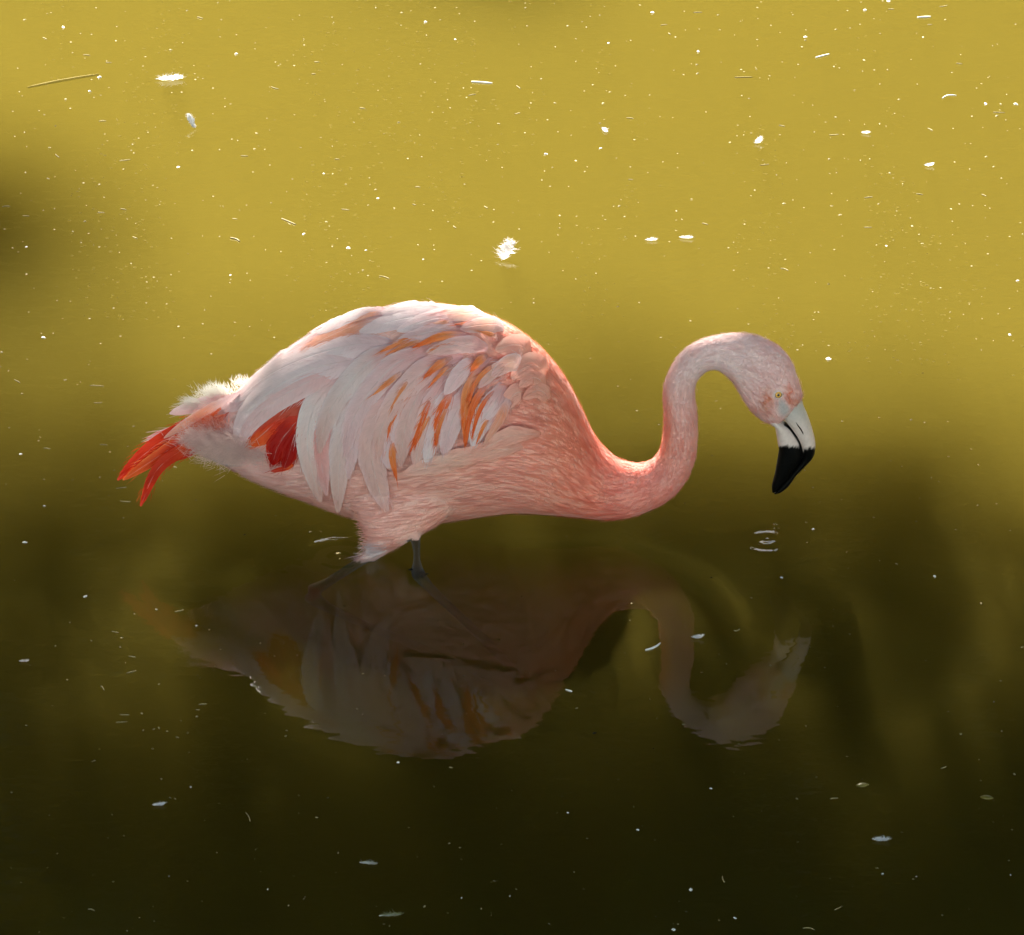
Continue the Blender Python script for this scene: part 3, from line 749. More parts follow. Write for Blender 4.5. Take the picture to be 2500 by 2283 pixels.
# pale down tufts at the rump and vent
def tuft(px, py, y0, n, L, spread, col, dirs, wd=.0003):
    P, D = [], []
    for k in range(n):
        P.append(un(px + random.gauss(0, spread), py + random.gauss(0, spread * .5), y0 + random.gauss(0, .006)))
        a = R(random.gauss(dirs[0], dirs[1])); D.append((math.cos(a), random.gauss(0, .35), math.sin(a)))
    P = np.array([tuple(p) for p in P]); D = np.array(D); N = np.tile(np.array([[0., -1., 0.]]), (n, 1))
    return strands('down_tuft', P, N, D, np.tile(np.array([col]), (n, 1)), L, wd, .15, bird, .15)
tuft(532, 964, .020, 1000, .010, 20, (.80, .79, .74), (112, 28), .0002); tuft(482, 985, .018, 350, .014, 12, (.80, .78, .74), (165, 20), .0002); tuft(596, 938, .016, 350, .006, 14, (.80, .77, .74), (110, 30), .0002)
tuft(500, 1075, -.024, 3200, .012, 24, (.84, .62, .60), (150, 45), .0002); tuft(560, 1098, -.038, 3200, .012, 32, (.84, .64, .61), (165, 45), .0002); tuft(520, 1050, -.02, 700, .012, 24, (.82, .34, .27), (110, 25), .0002)
tuft(628, 1118, -.050, 260, .008, 18, (.80, .60, .58), (140, 40))

# ------------------------------------------------------------------ bill
def horn_material():
    t = NT('bill_horn'); c = t.col()
    n = t.noise(t.objco(), 300.0, 3.0, 0.6)
    k = t.math('ADD', 0.85, t.math('MULTIPLY', n, 0.3))
    s = t.node('ShaderNodeVectorMath', operation='SCALE'); t.l.new(c.outputs['Color'], s.inputs[0]); t.put(s.inputs['Scale'], k)
    b = t.node('ShaderNodeBsdfPrincipled'); t.l.new(s.outputs[0], b.inputs['Base Color']); b.inputs['Roughness'].default_value = 0.5; b.inputs['Specular IOR Level'].default_value = 0.12
    t.put(b.inputs['Normal'], t.bump(n, 0.3, 0.0005))
    return t.surf(b.outputs[0])
M_HORN = horn_material()
HY = -.022
UPPER = [((1954, 950), (1894, 1004), 31), ((1963, 990), (1914, 1025), 31), ((1972, 1012), (1926, 1039), 30), ((1982, 1042), (1941, 1059), 29), ((1989, 1070), (1951, 1075), 27), ((1990.5, 1092), (1957, 1093), 25),
         ((1986, 1113), (1959.5, 1106), 22), ((1968, 1137), (1953, 1119), 19), ((1946, 1160), (1935, 1144), 16), ((1925, 1188), (1915, 1171), 13), ((1906, 1203), (1900, 1191), 9), ((1892, 1207), (1890, 1203), 4)]
LOWER = [((1899, 1010), (1874, 1030), 26), ((1911, 1027), (1889, 1040), 27), ((1928, 1040), (1894, 1057), 26), ((1943, 1059), (1898, 1080), 26), ((1953, 1076), (1901, 1095), 26), ((1959, 1094), (1899, 1112), 25),
         ((1961, 1108), (1895, 1135), 24), ((1956, 1123), (1891, 1157), 21), ((1938, 1149), (1886, 1176), 17), ((1917, 1176), (1884, 1192), 12), ((1899, 1195), (1886, 1203), 6)]
def bill_part(name, st, n, seg, black, gape):
    V, F, _, S = loft([(a, b, d, HY) for a, b, d in st], n, seg)
    C = []
    for i in range(n):
        f = i / (n - 1)
        for j in range(seg):
            p = V[i * seg + j]; px, py = proj(p)
            a = 2 * math.pi * j / seg
            nz = noise.noise(Vector((p.x * 260, p.y * 260, p.z * 260))) * 5
            isb = sstep(black - 2.5, black + 2.5, py + nz + (4 if px > 1975 else 0) - (7 if (gape < 0 and math.cos(a) < -.75) else 0))
            c = lerp3((.60, .52, .49), (.74, .60, .56), sstep(1000, 1075, py))
            c = lerp3(c, (.46, .44, .43), sstep(1030, 1000, py) * .5)
            c = lerp3(c, (.0015, .0015, .0015), isb)
            near = math.cos(a) * gape
            if near > 0.88 and f > .12: c = (.006, .005, .005)
            C.append(c)
    return mesh_obj(name, V, F, M_HORN, bird, cols=C)
ub = bill_part('upper_bill', UPPER, 46, 30, 1097, -1); ub['label'] = 'thin upper bill, grey with black tip'
lb = bill_part('lower_bill', LOWER, 46, 30, 1090, 1); lb['label'] = 'deep lower bill, pale grey with black tip'
ubv = BVHTree.FromPolygons([tuple(v.co) for v in ub.data.vertices], [tuple(p.vertices) for p in ub.data.polygons])
def nostril():
    t = NT('nostril_dark'); b = t.node('ShaderNodeBsdfPrincipled'); b.inputs['Base Color'].default_value = (.03, .008, .01, 1); b.inputs['Roughness'].default_value = .6
    m = t.surf(b.outputs[0])
    pts = []
    for px, py in ((1941, 1028), (1948, 1039), (1955, 1048), (1960, 1057), (1961.5, 1063)):
        h, n, _, _ = ubv.ray_cast(CAM, ray(px, py).normalized(), 30.0)
        pts.append((h - n * .0004) if h else un(px, py, HY - .014))
    V, F = [], []; tube(V, F, pts, [.0003, .0008, .001, .0008, .0003], 8)
    mesh_obj('nostril', V, F, m, ub)
nostril()
# ------------------------------------------------------------------ eye
def eye():
    h, n, _, _ = bvh.ray_cast(CAM, ray(1900, 963.5).normalized(), 30.0)
    n = (n * .55 + Vector((0, -CP, SP)) * .45).normalized()
    r = 0.0050
    c = h - n * (r * 0.62)
    z = n; x = RGT - z * RGT.dot(z); x.normalize(); y = z.cross(x)
    def cap(r_, a0, a1, rings=8, seg=24, cols=None, name='eye', par=None, rough=.08):
        V, F, C = [], [], []
        for i in range(rings + 1):
            a = a0 + (a1 - a0) * i / rings
            for k in range(seg):
                b = 2 * math.pi * k / seg
                V.append(c + (z * math.cos(a) + (x * math.cos(b) + y * math.sin(b)) * math.sin(a)) * r_)
        for i in range(rings):
            for k in range(seg):
                p = i * seg + k; q = i * seg + (k + 1) % seg
                F.append((p, p + seg, q + seg, q))
        t = NT(name + '_surface'); bs = t.node('ShaderNodeBsdfPrincipled'); bs.inputs['Base Color'].default_value = (*cols, 1); bs.inputs['Roughness'].default_value = rough
        return mesh_obj(name, V, F, t.surf(bs.outputs[0]), par)
    e = cap(r, 0.0, 2.2, cols=(.03, .02, .015), name='eye', par=bird); e['label'] = 'small yellow eye with dark pupil'
    cap(r + .00012, 0.0, R(44), cols=(.84, .46, .10), name='iris', par=e)
    cap(r + .00026, 0.0, R(17), cols=(.004, .003, .003), name='pupil', par=e)
    # pale lid ring
    V, F = [], []
    ring = [c + (z * math.cos(R(66)) + (x * math.cos(b) * 1.08 + y * math.sin(b)) * math.sin(R(66))) * (r * 1.10) for b in [2 * math.pi * k / 24 for k in range(25)]]
    tube(V, F, ring, [.0010] * 25, 8)
    t = NT('eyelid_skin'); bs = t.node('ShaderNodeBsdfPrincipled'); bs.inputs['Base Color'].default_value = (.78, .56, .52, 1); bs.inputs['Roughness'].default_value = .5
    mesh_obj('eyelid', V, F, t.surf(bs.outputs[0]), e)
eye()

# ------------------------------------------------------------------ what floats on the pond
def flake_material(name, col, rough=.6, var=.15, spec=.15):
    t = NT(name); oi = t.node('ShaderNodeObjectInfo')
    n = t.noise(t.objco(), 600.0, 2.0, 0.6)
    k = t.math('ADD', t.math('ADD', 1 - var, t.math('MULTIPLY', oi.outputs['Random'], var)), t.math('MULTIPLY', t.math('SUBTRACT', n, .5), .3))
    s = t.node('ShaderNodeVectorMath', operation='SCALE'); s.inputs[0].default_value = col; t.put(s.inputs['Scale'], k)
    b = t.node('ShaderNodeBsdfPrincipled'); t.l.new(s.outputs[0], b.inputs['Base Color']); b.inputs['Roughness'].default_value = rough; b.inputs['Specular IOR Level'].default_value = spec
    return t.surf(b.outputs[0])
M_FLECK = flake_material('pale_fleck', (.32, .27, .13), var=.5)
M_WHITE = flake_material('white_fleck', (.84, .84, .83))
M_STRAW = flake_material('dry_straw', (.36, .30, .15), var=.4)
M_PALESTRAW = flake_material('bleached_straw', (.82, .79, .68))
M_SEED = flake_material('seed_husk', (.16, .13, .025), rough=.35, spec=.4)
M_DULL = flake_material('wet_scum', (.24, .19, .06), var=.4)
M_DARKBIT = flake_material('dark_bit', (.02, .016, .01))
def flake_mesh(name, mat, seed, ratio=.6, hgt=.35):
    """a small curled irregular flake, 1 unit long, lying on z = 0"""
    r = random.Random(seed)
    n = 9; V = [(0, 0, hgt * r.uniform(.5, .9))]; F = []
    for ring, f in ((1, .55), (2, 1.0)):
        for k in range(n):
            a = 2 * math.pi * k / n
            q = f * .5 * r.uniform(.7, 1.12)
            V.append((math.cos(a) * q, math.sin(a) * q * ratio, hgt * (.45 if ring == 1 else .06) * r.uniform(.4, 1.3)))
    for k in range(n):
        b = (k + 1) % n
        F.append((0, 1 + k, 1 + b)); F.append((1 + k, 1 + n + k, 1 + n + b, 1 + b))
    me = bpy.data.meshes.new(name); me.from_pydata(V, [], F); me.materials.append(mat); me.update()
    me.polygons.foreach_set('use_smooth', [True] * len(me.polygons))
    return me
FLECKS = [flake_mesh('fleck', M_FLECK, k, random.uniform(.4, .8), .3) for k in range(8)]
WFLECKS = [flake_mesh('white_flake', M_WHITE, 50 + k, random.uniform(.5, .8), .4) for k in range(6)]
def put(name, me, px, py, size, rot=None, label=None, cat=None, group=None):
    o = bpy.data.objects.new(name, me); p = gnd(px, py); p.z = 0.0006
    o.location = p; o.rotation_euler = (random.uniform(-.1, .1), random.uniform(-.1, .1), random.uniform(0, 6.28) if rot is None else rot)
    o.scale = (size, size, size)
    tag(o, label, cat, group); return link(o)
LIT_MARKS = [(417, 195, 'by the widest white feather'), (150, 160, 'by the long sunken reed stem'), (468, 310, 'by the tiny feather standing on edge'), (60, 520, 'in the dark patch beside the tail'), (1236, 628, 'by the fluffy propped feather'),
    (1625, 586, 'by the pair of white feathers'), (1852, 350, 'by the curled white feather'), (2269, 406, 'by the shell like white feather'), (2113, 326, 'by the double tipped white feather'), (1177, 203, 'by the longest bleached straw'), (1476, 320, 'by the slanting bluish feather scrap'),
    (2256, 43, 'by the short thick white straw'), (2008, 138, 'by the tilted white straw'), (2318, 238, 'by the hooked straw'), (706, 542, 'by the slanting double ended straw'), (900, 700, 'just behind the back of the flamingo'), (2000, 800, 'just beyond the head of the flamingo'), (330, 830, 'just beyond the tail of the flamingo'),
    (700, 120, 'on the open stretch between the widest feather and the longest straw'), (1700, 120, 'on the open stretch between the longest and the tilted straw')]
DARK_MARKS = [(300, 1150, 'beside the red tail'), (1873, 1316, 'by the ring ripple under the bill'), (2250, 1250, 'beyond the bill'), (800, 1380, 'by the leg of the flamingo'), (1590, 1590, 'inside the mirrored bend of the neck'), (1950, 1650, 'by the mirrored head'), (2250, 1500, 'out beyond the mirrored head'),
    (1100, 1800, 'by the mirrored back'), (400, 1600, 'by the mirrored tail'), (420, 1780, 'in the drift below the mirrored tail'), (100, 1450, 'on the brown patch beside the mirrored tail'), (2260, 1930, 'by the two olive seeds'), (2152, 2053, 'by the frayed white feather'), (390, 1967, 'by the narrow feather on black water'),
    (900, 2110, 'by the dull sunk feather'), (955, 2237, 'by the brownish green scrap of down'), (1600, 2200, 'on the black water between the frayed feather and the down scrap'), (300, 2200, 'on the black water below the narrow feather')]
def where(px, py, marks):
    return min(marks, key=lambda m: (m[0] - px) ** 2 + ((m[1] - py) * 1.6) ** 2)[2]
def fleck(px, py, size, white=False):
    lit = py < 960
    w = where(px, py, LIT_MARKS if lit else DARK_MARKS)
    me = random.choice(WFLECKS if white else FLECKS)
    put('floating_fleck', me, px, py, 1.05 * size / SPX, None, 'tiny pale fleck afloat ' + w, 'fleck', 'pale flecks ' + w)
def conv(ox, oy, k, L): return [(ox + a[0] / k, oy + a[1] / k) + tuple(v / k for v in a[2:]) for a in L]
spots = conv(0, 0, 2.4, [(145, 118, 22), (370, 163, 34), (685, 158, 18), (278, 82, 16), (680, 242, 18), (732, 242, 12), (425, 312, 14), (1097, 65, 20), (1298, 118, 16), (920, 170, 10), (1070, 254, 20), (1000, 295, 26), (1278, 18, 16),
    (1495, 255, 14), (1495, 290, 16), (1632, 388, 16), (1780, 232, 16), (1955, 135, 14), (1755, 468, 10), (1160, 456, 12), (1190, 464, 14), (640, 516, 12), (590, 562, 16), (115, 540, 14), (130, 565, 14), (385, 585, 24), (260, 676, 16),
    (685, 702, 10), (1320, 628, 18), (1565, 697, 14), (1580, 765, 10), (1503, 784, 22), (1578, 540, 10), (290, 868, 22), (776, 850, 18), (770, 884, 18), (785, 900, 18), (1492, 876, 20), (1762, 868, 16), (150, 1015, 26), (282, 1050, 26),
    (923, 1103, 16), (465, 1110, 12), (122, 1135, 14), (320, 1225, 18), (1026, 1195, 10), (855, 1175, 12), (1307, 1211, 14), (1445, 1205, 12), (1405, 1234, 10), (1647, 1238, 10), (1797, 1142, 12), (1714, 1052, 12), (1680, 1126, 10),
    (498, 1300, 26), (320, 1348, 18), (427, 1360, 26), (134, 1420, 14), (75, 1455, 16), (475, 1425, 18), (548, 1440, 12), (1287, 1388, 12), (1555, 1467, 14), (1102, 1490, 12), (700, 1482, 10), (1913, 1303, 20), (1930, 1328, 14), (1948, 1448, 18),
    (1948, 860, 16), (1590, 1192, 16), (1190, 1178, 12), (1360, 1065, 8), (155, 1610, 22), (335, 1765, 14)])
spots += conv(830, 0, 2.4, [(210, 48, 18), (362, 78, 24), (416, 66, 14), (558, 48, 18), (588, 118, 14), (1087, 48, 14), (1335, 155, 26), (1420, 130, 16), (1445, 162, 16), (1382, 230, 18), (1523, 90, 12), (1830, 76, 30), (1048, 262, 10), (1836, 300, 10),
    (103, 492, 14), (1180, 464, 16), (1128, 544, 12), (1260, 606, 22), (1582, 542, 16), (1540, 608, 26), (82, 720, 18), (345, 720, 24), (258, 786, 12), (467, 793, 12), (765, 722, 14), (930, 728, 26), (925, 850, 16), (478, 922, 20), (1207, 906, 30), (1383, 945, 24),
    (1245, 984, 16), (1200, 1005, 14), (1805, 1015, 12), (1620, 930, 10), (35, 1083, 18), (210, 1114, 26), (165, 1206, 18), (1636, 1210, 20), (1972, 1240, 22), (1288, 1266, 26), (1288, 1314, 12), (1288, 1338, 12), (1555, 1290, 12), (1540, 1266, 10),
    (635, 1302, 12), (1672, 1390, 12), (1277, 1380, 10), (1362, 1478, 10), (1183, 1420, 12), (135, 1586, 20), (1382, 1638, 12), (1525, 725, 16), (1548, 703, 12), (1748, 1190, 10), (605, 662, 12), (1950, 692, 12)])
spots += conv(1660, 0, 2.4, [(455, 48, 20), (662, 90, 16), (355, 128, 14), (533, 152, 18), (225, 90, 22), (1085, 62, 30), (915, 175, 20), (998, 168, 18), (1055, 145, 12), (1137, 112, 12), (1174, 200, 14), (735, 238, 16), (735, 220, 30), (457, 272, 12), (1425, 220, 28),
    (1833, 270, 12), (1645, 323, 14), (100, 382, 24), (103, 434, 26), (903, 394, 24), (1080, 355, 28), (448, 408, 12), (468, 460, 12), (674, 456, 10), (1595, 428, 16), (1070, 420, 10), (1217, 412, 18), (1024, 531, 18), (1284, 586, 22), (405, 581, 20), (777, 619, 14),
    (913, 689, 18), (1790, 611, 32), (1968, 613, 34), (1880, 613, 24), (1858, 682, 26), (1915, 556, 12), (1170, 727, 16), (1312, 684, 10), (1082, 731, 14), (1775, 750, 12), (418, 783, 18), (374, 793, 14), (292, 838, 26), (1132, 856, 12), (874, 935, 22), (985, 936, 10),
    (1112, 934, 20), (1795, 922, 26), (1838, 980, 24), (1610, 953, 22), (1698, 994, 18), (1250, 1046, 14), (1230, 1016, 18), (1305, 1080, 18), (567, 1028, 12), (918, 1015, 12), (1058, 942, 16), (68, 1170, 20), (610, 1196, 24), (727, 1220, 16), (895, 1208, 12), (938, 1262, 26),
    (1163, 1198, 24), (1590, 1227, 18), (1360, 1328, 26), (1790, 1208, 16), (1716, 1208, 12), (1305, 1352, 10), (1598, 1378, 10), (1420, 1431, 24), (1790, 1407, 10), (1528, 1430, 12), (1519, 1463, 10), (1470, 1692, 16), (1200, 1536, 12), (2008, 1374, 14), (1790, 1280, 10)])
spots += conv(0, 760, 2.422, [(257, 158, 30), (385, 410, 26), (50, 355, 14), (10, 245, 24), (5, 330, 14), (533, 298, 10), (55, 692, 20), (237, 748, 16), (260, 998, 16), (428, 1000, 14), (676, 944, 16), (590, 986, 26), (730, 1225, 16), (790, 684, 22), (650, 835, 18), (36, 1025, 12),
    (1035, 925, 26), (960, 1005, 12), (925, 1767, 26), (505, 1690, 30), (148, 1370, 34)])
spots += conv(1900, 760, 2.4217, [(1017, 8, 14), (1300, 18, 14), (1370, 142, 30), (298, 285, 42), (785, 645, 24), (665, 887, 12), (730, 920, 14), (905, 987, 12), (948, 1010, 12), (205, 1045, 18), (374, 1115, 10), (565, 1222, 18), (815, 1245, 14), (165, 1252, 14),
    (405, 1427, 14), (700, 1497, 18), (600, 1478, 12), (1200, 1730, 26), (925, 1570, 30), (1372, 1300, 12)])
spots += conv(0, 1520, 2.4, [(410, 2, 14), (715, 92, 18), (535, 110, 16), (705, 148, 18), (932, 364, 20), (830, 536, 20), (1155, 555, 26), (1060, 579, 14), (840, 634, 18), (902, 628, 18), (932, 620, 18), (980, 640, 16), (1100, 650, 14), (1038, 676, 22), (552, 813, 24), (945, 920, 20),
    (997, 1030, 22), (1026, 1036, 16), (727, 1253, 14), (68, 998, 16), (155, 606, 20), (1780, 1622, 18), (1690, 1660, 20), (1980, 1352, 18), (1968, 1468, 12), (1920, 1030, 14), (1855, 1145, 20), (745, 1810, 14), (1675, 667, 20), (1158, 312, 14), (1742, 194, 12), (903, 1752, 12), (1498, 1334, 10)])
spots += conv(830, 1520, 2.4, [(725, 314, 16), (597, 659, 12), (1388, 505, 22), (640, 1297, 24), (705, 1322, 18), (887, 1717, 12), (828, 1680, 16), (1034, 1565, 16), (1553, 1741, 12), (1852, 1727, 12), (1695, 1514, 8), (1208, 1405, 12), (918, 1092, 10), (1770, 1195, 10), (1980, 1770, 14), (213, 1667, 10),
    (290, 1782, 16), (495, 1666, 22), (1372, 1465, 14), (1428, 1565, 14), (650, 853, 24)])
spots += conv(1660, 1520, 2.4, [(273, 245, 14), (530, 255, 20), (848, 266, 14), (1880, 345, 18), (1573, 524, 12), (1646, 657, 20), (1885, 640, 16), (20, 600, 20), (314, 1140, 14), (163, 1138, 10), (685, 1035, 22), (1960, 892, 24), (1158, 1442, 16), (1368, 1507, 14), (1538, 1717, 14), (880, 1503, 10),
    (62, 1568, 30), (345, 715, 18), (1010, 1550, 8), (2005, 148, 20)])
for k, (px, py, s) in enumerate(spots):
    fleck(px, py, s * random.uniform(.85, 1.05), white=(s > 12))
bright = conv(0, 0, 2.4, [(584, 456, 46), (526, 538, 38), (1384, 319, 38), (1045, 982, 36), (1780, 1375, 42), (1897, 1020, 26), (155, 1450, 28), (1350, 1615, 28)]) + conv(830, 0, 2.4, [(675, 234, 28), (1528, 872, 34), (1574, 256, 30), (222, 1165, 28), (152, 1470, 28), (48, 1457, 46), (488, 1523, 18), (500, 132, 40)]) \
    + conv(1660, 0, 2.4, [(1210, 1444, 26), (1978, 1648, 30), (1222, 10, 46), (107, 305, 44)]) + conv(0, 760, 2.422, [(122, 848, 32), (262, 1155, 30), (925, 1767, 24)]) + conv(1900, 760, 2.4217, [(207, 1292, 30), (20, 1578, 36)]) \
    + conv(0, 1520, 2.4, [(1118, 967, 20), (990, 1489, 14), (1568, 1567, 20), (1150, 22, 24)]) + conv(830, 1520, 2.4, [(342, 823, 34), (996, 1606, 20), (712, 1616, 18), (1335, 1118, 28), (1745, 1218, 34), (1955, 1803, 40)]) \
    + conv(1660, 1520, 2.4, [(1187, 1476, 24), (1938, 1482, 16), (322, 1735, 36), (182, 976, 30), (1840, 467, 14)])
for px, py, s in bright:
    lit = py < 960
    put('white_flake', random.choice(WFLECKS), px, py, .72 * s / SPX, None, 'bright white flake afloat ' + where(px, py, LIT_MARKS if lit else DARK_MARKS), 'flake', 'white flakes ' + where(px, py, LIT_MARKS if lit else DARK_MARKS))
# straws
def straw(px0, py0, px1, py1, w, mat, label, group=None, bend=0.0, z=0.0008, sag=0.0):
    a, b = gnd(px0, py0), gnd(px1, py1); c = (a + b) / 2; d = b - a; nrm = Vector((-d.y, d.x, 0)) * bend
    pts = []
    for i in range(9):
        t = i / 8
        pts.append(a.lerp(b, t) + nrm * math.sin(t * math.pi) + Vector((0, 0, z + sag * math.sin(t * math.pi))) - c)
    V, F = [], []; tube(V, F, pts, [w / SPX * (.65 + .35 * math.sin((i + .6) / 9 * math.pi)) for i in range(9)], 6)
    o = mesh_obj('straw', V, F, mat); o.location = c
    tag(o, label, 'straw', group); return o
def straws(ox, oy, k, L, mat, label, group, w=1.4):
    for a in L:
        w_ = where(ox + a[0] / k, oy + a[1] / k, LIT_MARKS if 'sunlit' in label else DARK_MARKS)
        straw(ox + a[0] / k, oy + a[1] / k, ox + a[2] / k, oy + a[3] / k, w, mat, 'short thin straw afloat ' + w_, 'thin straws ' + w_, a[4] if len(a) > 4 else random.uniform(-.08, .08))
SL, SG = 'short thin dry straw floating on the sunlit water', 'thin straws on the sunlit water'
straws(0, 0, 2.4, [(487, 325, 528, 328), (573, 1247, 615, 1251), (705, 1226, 742, 1233), (778, 1390, 805, 1400), (12, 1216, 60, 1213, .2), (133, 1268, 172, 1270), (250, 223, 275, 234), (1155, 102, 1190, 112), (1590, 512, 1635, 526), (1842, 365, 1870, 367), (1825, 437, 1850, 437),
    (1410, 916, 1455, 918), (620, 372, 655, 371), (580, 714, 622, 712), (325, 908, 350, 928), (1362, 1284, 1390, 1288), (1963, 935, 1990, 937), (700, 945, 765, 938)], M_STRAW, SL, SG)
straws(830, 0, 2.4, [(1035, 506, 1058, 524), (1025, 672, 1055, 664), (115, 636, 148, 640), (10, 1230, 55, 1234), (425, 1200, 446, 1206), (440, 1100, 470, 1102, .2), (752, 565, 798, 556, .1), (1880, 152, 1918, 148), (1925, 196, 1938, 206), (230, 1620, 290, 1638, .1), (845, 1212, 866, 1224), (1678, 694, 1720, 698), (1690, 1055, 1718, 1056), (665, 1328, 682, 1340)], M_STRAW, SL, SG)
straws(1660, 0, 2.4, [(80, 76, 130, 75), (1220, 57, 1256, 57), (1450, 148, 1478, 147), (875, 794, 930, 791), (1452, 755, 1482, 770), (470, 972, 522, 966), (1080, 1335, 1125, 1336), (1385, 1138, 1425, 1144), (130, 1311, 165, 1320), (1080, 1162, 1130, 1157), (590, 1576, 635, 1590, .15), (580, 738, 615, 744), (1768, 1143, 1795, 1153), (1620, 374, 1655, 378), (1835, 660, 1905, 664), (1520, 42, 1565, 36)], M_STRAW, SL, SG)
SL2, SG2 = 'short thin straw floating on the dark shaded water', 'thin straws on the shaded water'
straws(0, 760, 2.422, [(85, 408, 120, 428), (532, 443, 615, 446), (555, 545, 605, 543), (685, 1050, 748, 1046), (712, 1126, 772, 1130), (1035, 1780, 1085, 1768), (258, 812, 298, 818), (590, 792, 635, 795)], M_STRAW, SL2, SG2)
straws(0, 1520, 2.4, [(655, 55, 695, 64), (703, 543, 757, 545), (680, 588, 745, 583), (740, 300, 800, 285), (755, 200, 795, 206), (1440, 1118, 1465, 1168), (1145, 515, 1170, 514), (1165, 484, 1210, 480), (515, 1684, 555, 1694, .2), (590, 375, 610, 402)], M_STRAW, SL2, SG2)
straws(1660, 1520, 2.4, [(905, 1688, 950, 1665), (720, 1795, 790, 1805, .2), (1530, 858, 1560, 848), (250, 1490, 262, 1525), (315, 50, 348, 40, -.3), (880, 1035, 925, 1032)], M_STRAW, SL2, SG2)
straw(830 + 770 / 2.4, 482 / 2.4, 830 + 893 / 2.4, 491 / 2.4, 3.0, M_PALESTRAW, 'straight bleached straw, longest of the white ones on the sunlit water')
straw(1660 + 1390 / 2.4, 106 / 2.4, 1660 + 1470 / 2.4, 101 / 2.4, 3.0, M_PALESTRAW, 'short thick white straw floating close to a bright flake')
straw(1660 + 795 / 2.4, 341 / 2.4, 1660 + 874 / 2.4, 321 / 2.4, 2.6, M_PALESTRAW, 'white straw lying tilted, thicker at one end, on the sunlit water')
straw(1660 + 1537 / 2.4, 580 / 2.4, 1660 + 1620 / 2.4, 562 / 2.4, 2.0, M_PALESTRAW, 'bent pale straw with a hooked end on the sunlit water', bend=.22)
straw(1660 + 320 / 2.4, 457 / 2.4, 1660 + 425 / 2.4, 455 / 2.4, 1.8, M_DULL, 'dull straight straw half sunk in the sunlit water')
straw(160 / 2.4, 424 / 2.4, 575 / 2.4, 348 / 2.4, 4.2, M_DULL, 'long olive reed stem lying just under the sunlit surface', bend=.02, z=-.022)
straw(1650 / 2.4, 1284 / 2.4, 1735 / 2.4, 1320 / 2.4, 2.0, M_STRAW, 'thin double ended straw slanting on the sunlit water behind the bird')
straw(1350 / 2.4, 1397 / 2.4, 1405 / 2.4, 1418 / 2.4, 2.4, M_STRAW, 'slightly bowed straw near the slanting double ended one', bend=.12)
straw(830 + 1790 / 2.4, 1520 + 164 / 2.4, 830 + 1876 / 2.4, 1520 + 124 / 2.4, 2.6, M_WHITE, 'curved white feather quill floating inside the mirrored bend of the neck', bend=-.10)
straw(830 + 1322 / 2.4, 1520 + 396 / 2.4, 830 + 1360 / 2.4, 1520 + 408 / 2.4, 2.0, M_WHITE, 'short white sliver at the edge of the mirrored breast')
# seeds
seed_v, seed_f = [], []
tube(seed_v, seed_f, [Vector((-.5 + i / 8, 0, 0)) for i in range(9)], [.02 + .24 * math.sin(i / 8 * math.pi) ** .8 for i in range(9)], 12)
for V_ in seed_v: V_.z = V_.z * .55 + .05
for k, (px, py, lab) in enumerate([(1660 + 1070 / 2.4, 1520 + 955 / 2.4, 'olive seed floating nearer the mirrored head of the bird'), (1660 + 1798 / 2.4, 1520 + 1028 / 2.4, 'yellowish olive seed floating farther from the mirrored head')]):
    o = mesh_obj('floating_seed', [v * (31 / SPX) for v in seed_v], seed_f, M_SEED); o.location = gnd(px, py); o.rotation_euler = (0, 0, .12 - .3 * k); tag(o, lab, 'seed', 'olive seeds')
# feathers afloat
def loose_feather(px, py, L, wd, rot, label, curl=.25, n=14, m=7, ragged=.35, col=(.84, .84, .84), stand=0.0, down=120):
    root = empty('floating_feather', gnd(px, py)); root.rotation_euler = (0, 0, rot); tag(root, label, 'feather')
    V, C, U = [], [], []
    L /= SPX; wd /= SPX
    r = random.Random(int(px + py))
    for i in range(n):
        t = i / (n - 1)
        w = wd / 2 * math.sin(math.pi * min(1, .10 + t * .86)) ** .6
        for j in range(m):
            s = -1 + 2 * j / (m - 1)
            x = (t - .5) * L + abs(s) * w * .35
            y = s * w * (1 + ragged * r.uniform(-1, 1) * abs(s))
            z = .0012 + curl * L * (t - .35) ** 2 * 1.2 + abs(s) * w * .35 + stand * L * t
            V.append((x, y, z)); C.append(col); U.append((s, t * L, w * .9))
    F = [(i * m + j, i * m + j + 1, (i + 1) * m + j + 1, (i + 1) * m + j) for i in range(n - 1) for j in range(m - 1)]
    mesh_obj('vane', V, F, M_FEATHER, root, cols=C, uv=U)
    V2, F2 = [], []
    tube(V2, F2, [Vector(((t - .55) * L * 1.15, 0, .0016 + curl * L * (t - .4) ** 2 * 1.2 + stand * L * t)) for t in [k / 6 for k in range(7)]], [.0005 - .00006 * k for k in range(7)], 6)
    mesh_obj('quill', V2, F2, M_WHITE, root)
    P = np.array([V[r.randrange(len(V))] for _ in range(down)]); D = rng.normal(0, 1, (down, 3)) * np.array([1, 1, .5]) + np.array([0, 0, .5])
    strands('down', P, np.tile(np.array([[0., 0., 1.]]), (down, 1)), D, np.tile(np.array([col]), (down, 1)), L * .22, .0002, .4, root, .5)
loose_feather(417, 195, 66, 30, .1, 'flat bright white feather, widest of those lying on the sunlit water', curl=.1)
loose_feather(468, 310, 30, 18, 2.2, 'tiny white feather standing on edge below the widest white one', curl=.3, stand=.9)
loose_feather(1236, 628, 54, 44, 1.2, 'fluffy white feather tinged pink, propped upright behind the flamingo', curl=.3, stand=.45, ragged=.5, col=(.87, .83, .81), down=320)
loose_feather(830 + 1826 / 2.4, 1411 / 2.4, 26, 12, .1, 'small white feather beside its twin on the sunlit water behind the bird', curl=.15)
loose_feather(1660 + 38 / 2.4, 1399 / 2.4, 30, 12, -.1, 'pointed white feather, second of the pair behind the bird', curl=.15)
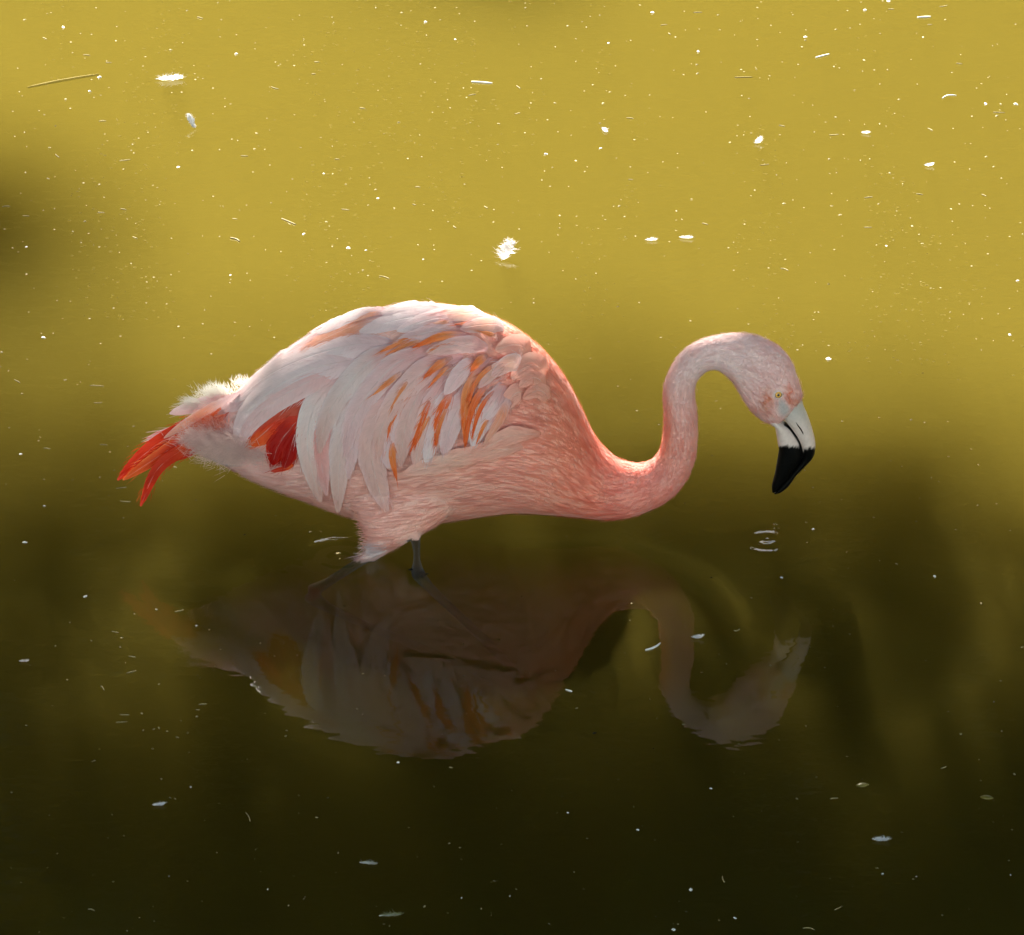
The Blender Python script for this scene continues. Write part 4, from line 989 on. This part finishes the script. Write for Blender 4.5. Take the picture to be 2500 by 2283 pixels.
loose_feather(1660 + 460 / 2.4, 840 / 2.4, 24, 17, .8, 'curled white feather with a raised tip on open sunlit water', curl=.5, stand=.3)
loose_feather(1660 + 1461 / 2.4, 975 / 2.4, 22, 15, .2, 'compact white feather like a small shell on open sunlit water', curl=.5)
loose_feather(1660 + 1089 / 2.4, 784 / 2.4, 20, 13, .0, 'double tipped white feather between the curled one and the compact one', curl=.3)
loose_feather(830 + 1552 / 2.4, 768 / 2.4, 24, 12, 1.9, 'bluish white feather scrap slanting on the sunlit water', curl=.1, col=(.70, .74, .80))
loose_feather(1660 + 1181 / 2.4, 1520 + 1281 / 2.4, 33, 17, -.1, 'frayed white feather, largest on the dark water before the bird', curl=.25, ragged=.6)
loose_feather(935 / 2.4, 1520 + 1074 / 2.4, 26, 12, .2, 'narrow whitish feather with a dark shadow on the blackest water', curl=.3)
loose_feather(1660 + 105 / 2.4, 1520 + 95 / 2.4, 25, 16, .05, 'pale bubble like feather tuft on the mirrored neck', curl=.6)
loose_feather(830 + 170 / 2.4, 1520 + 1417 / 2.4, 34, 12, -.15, 'dull wet feather sunk level with the black water', curl=.05, col=(.55, .56, .48))
loose_feather(830 + 300 / 2.4, 1520 + 1722 / 2.4, 42, 14, .1, 'brownish green scrap of down drifting on the black water', curl=.05, col=(.36, .35, .18))
loose_feather(60, 1520 + 232 / 2.4, 20, 10, .1, 'pinkish grey feather scrap on the brown shaded water', curl=.2, col=(.62, .55, .52))
# thin broken scum film, its streaks laid out to imitate reflected stems
M_FILM_REFL = flake_material('film_reflection_streaks', (.105, .082, .020), rough=1.0, var=.3, spec=0.0)
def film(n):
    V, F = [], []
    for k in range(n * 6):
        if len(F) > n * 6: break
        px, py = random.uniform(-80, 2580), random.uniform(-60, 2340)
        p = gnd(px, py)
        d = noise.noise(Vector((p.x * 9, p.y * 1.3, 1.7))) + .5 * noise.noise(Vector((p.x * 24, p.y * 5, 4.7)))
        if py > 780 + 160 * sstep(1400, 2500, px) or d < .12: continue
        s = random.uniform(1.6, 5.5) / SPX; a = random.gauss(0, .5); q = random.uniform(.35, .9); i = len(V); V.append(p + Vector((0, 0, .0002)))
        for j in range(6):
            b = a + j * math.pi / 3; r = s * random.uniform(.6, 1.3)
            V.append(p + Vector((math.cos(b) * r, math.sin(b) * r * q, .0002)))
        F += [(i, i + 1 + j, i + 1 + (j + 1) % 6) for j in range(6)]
    o = mesh_obj('film_reflection_streaks', V, F, M_FILM_REFL, smooth=False); tag(o, 'thin broken scum film streaked to imitate reflected stems', 'film', kind='stuff')
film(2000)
# dark bits
for px, py, s, lab in [(2023, 695, 7, 'lone dark bit on the sunlit water beyond the head'), (830 + 1628 / 2.4, 1800 / 2.4, 6, 'dark bit floating just above the neck'), (830 + 1492 / 2.4, 1520 + 651 / 2.4, 11, 'dark bit on the shaded water by the mirrored breast'), (136, 309, 6, 'dark bit beside the pale reed stem'), (1004, 1392, 15, 'dark wet scrap touching the shank of the flamingo'), (1042, 1403, 12, 'smaller dark scrap just off the shank of the flamingo')]:
    me = flake_mesh('dark_bit', M_DARKBIT, int(px)); put('dark_bit', me, px, py, s / SPX, 0.3, lab, 'bit')
# fine dust, too small and too many to count
def dust(n):
    V, F = [], []
    for k in range(n):
        px, py = random.uniform(-100, 2600), random.uniform(-100, 2380)
        lit = py < 900
        if not lit and random.random() < .62: continue
        p = gnd(px, py); s = random.uniform(1.2, 4.2) / SPX; a = random.uniform(0, 6.28); q = random.uniform(.3, .9)
        c, d = Vector((math.cos(a), math.sin(a), 0)) * s, Vector((-math.sin(a), math.cos(a), 0)) * s * q
        i = len(V); V += [p - c + Vector((0, 0, .0003)), p + d + Vector((0, 0, .0004)), p + c + Vector((0, 0, .0003)), p - d + Vector((0, 0, .0004)), p + Vector((0, 0, .0003 + s * .12))]
        F += [(i, i + 3, i + 4), (i + 3, i + 2, i + 4), (i + 2, i + 1, i + 4), (i + 1, i, i + 4)]
    o = mesh_obj('floating_dust', V, F, M_DULL, smooth=False); tag(o, 'fine pale dust scattered over the pond surface', 'dust', kind='stuff')
dust(1500)
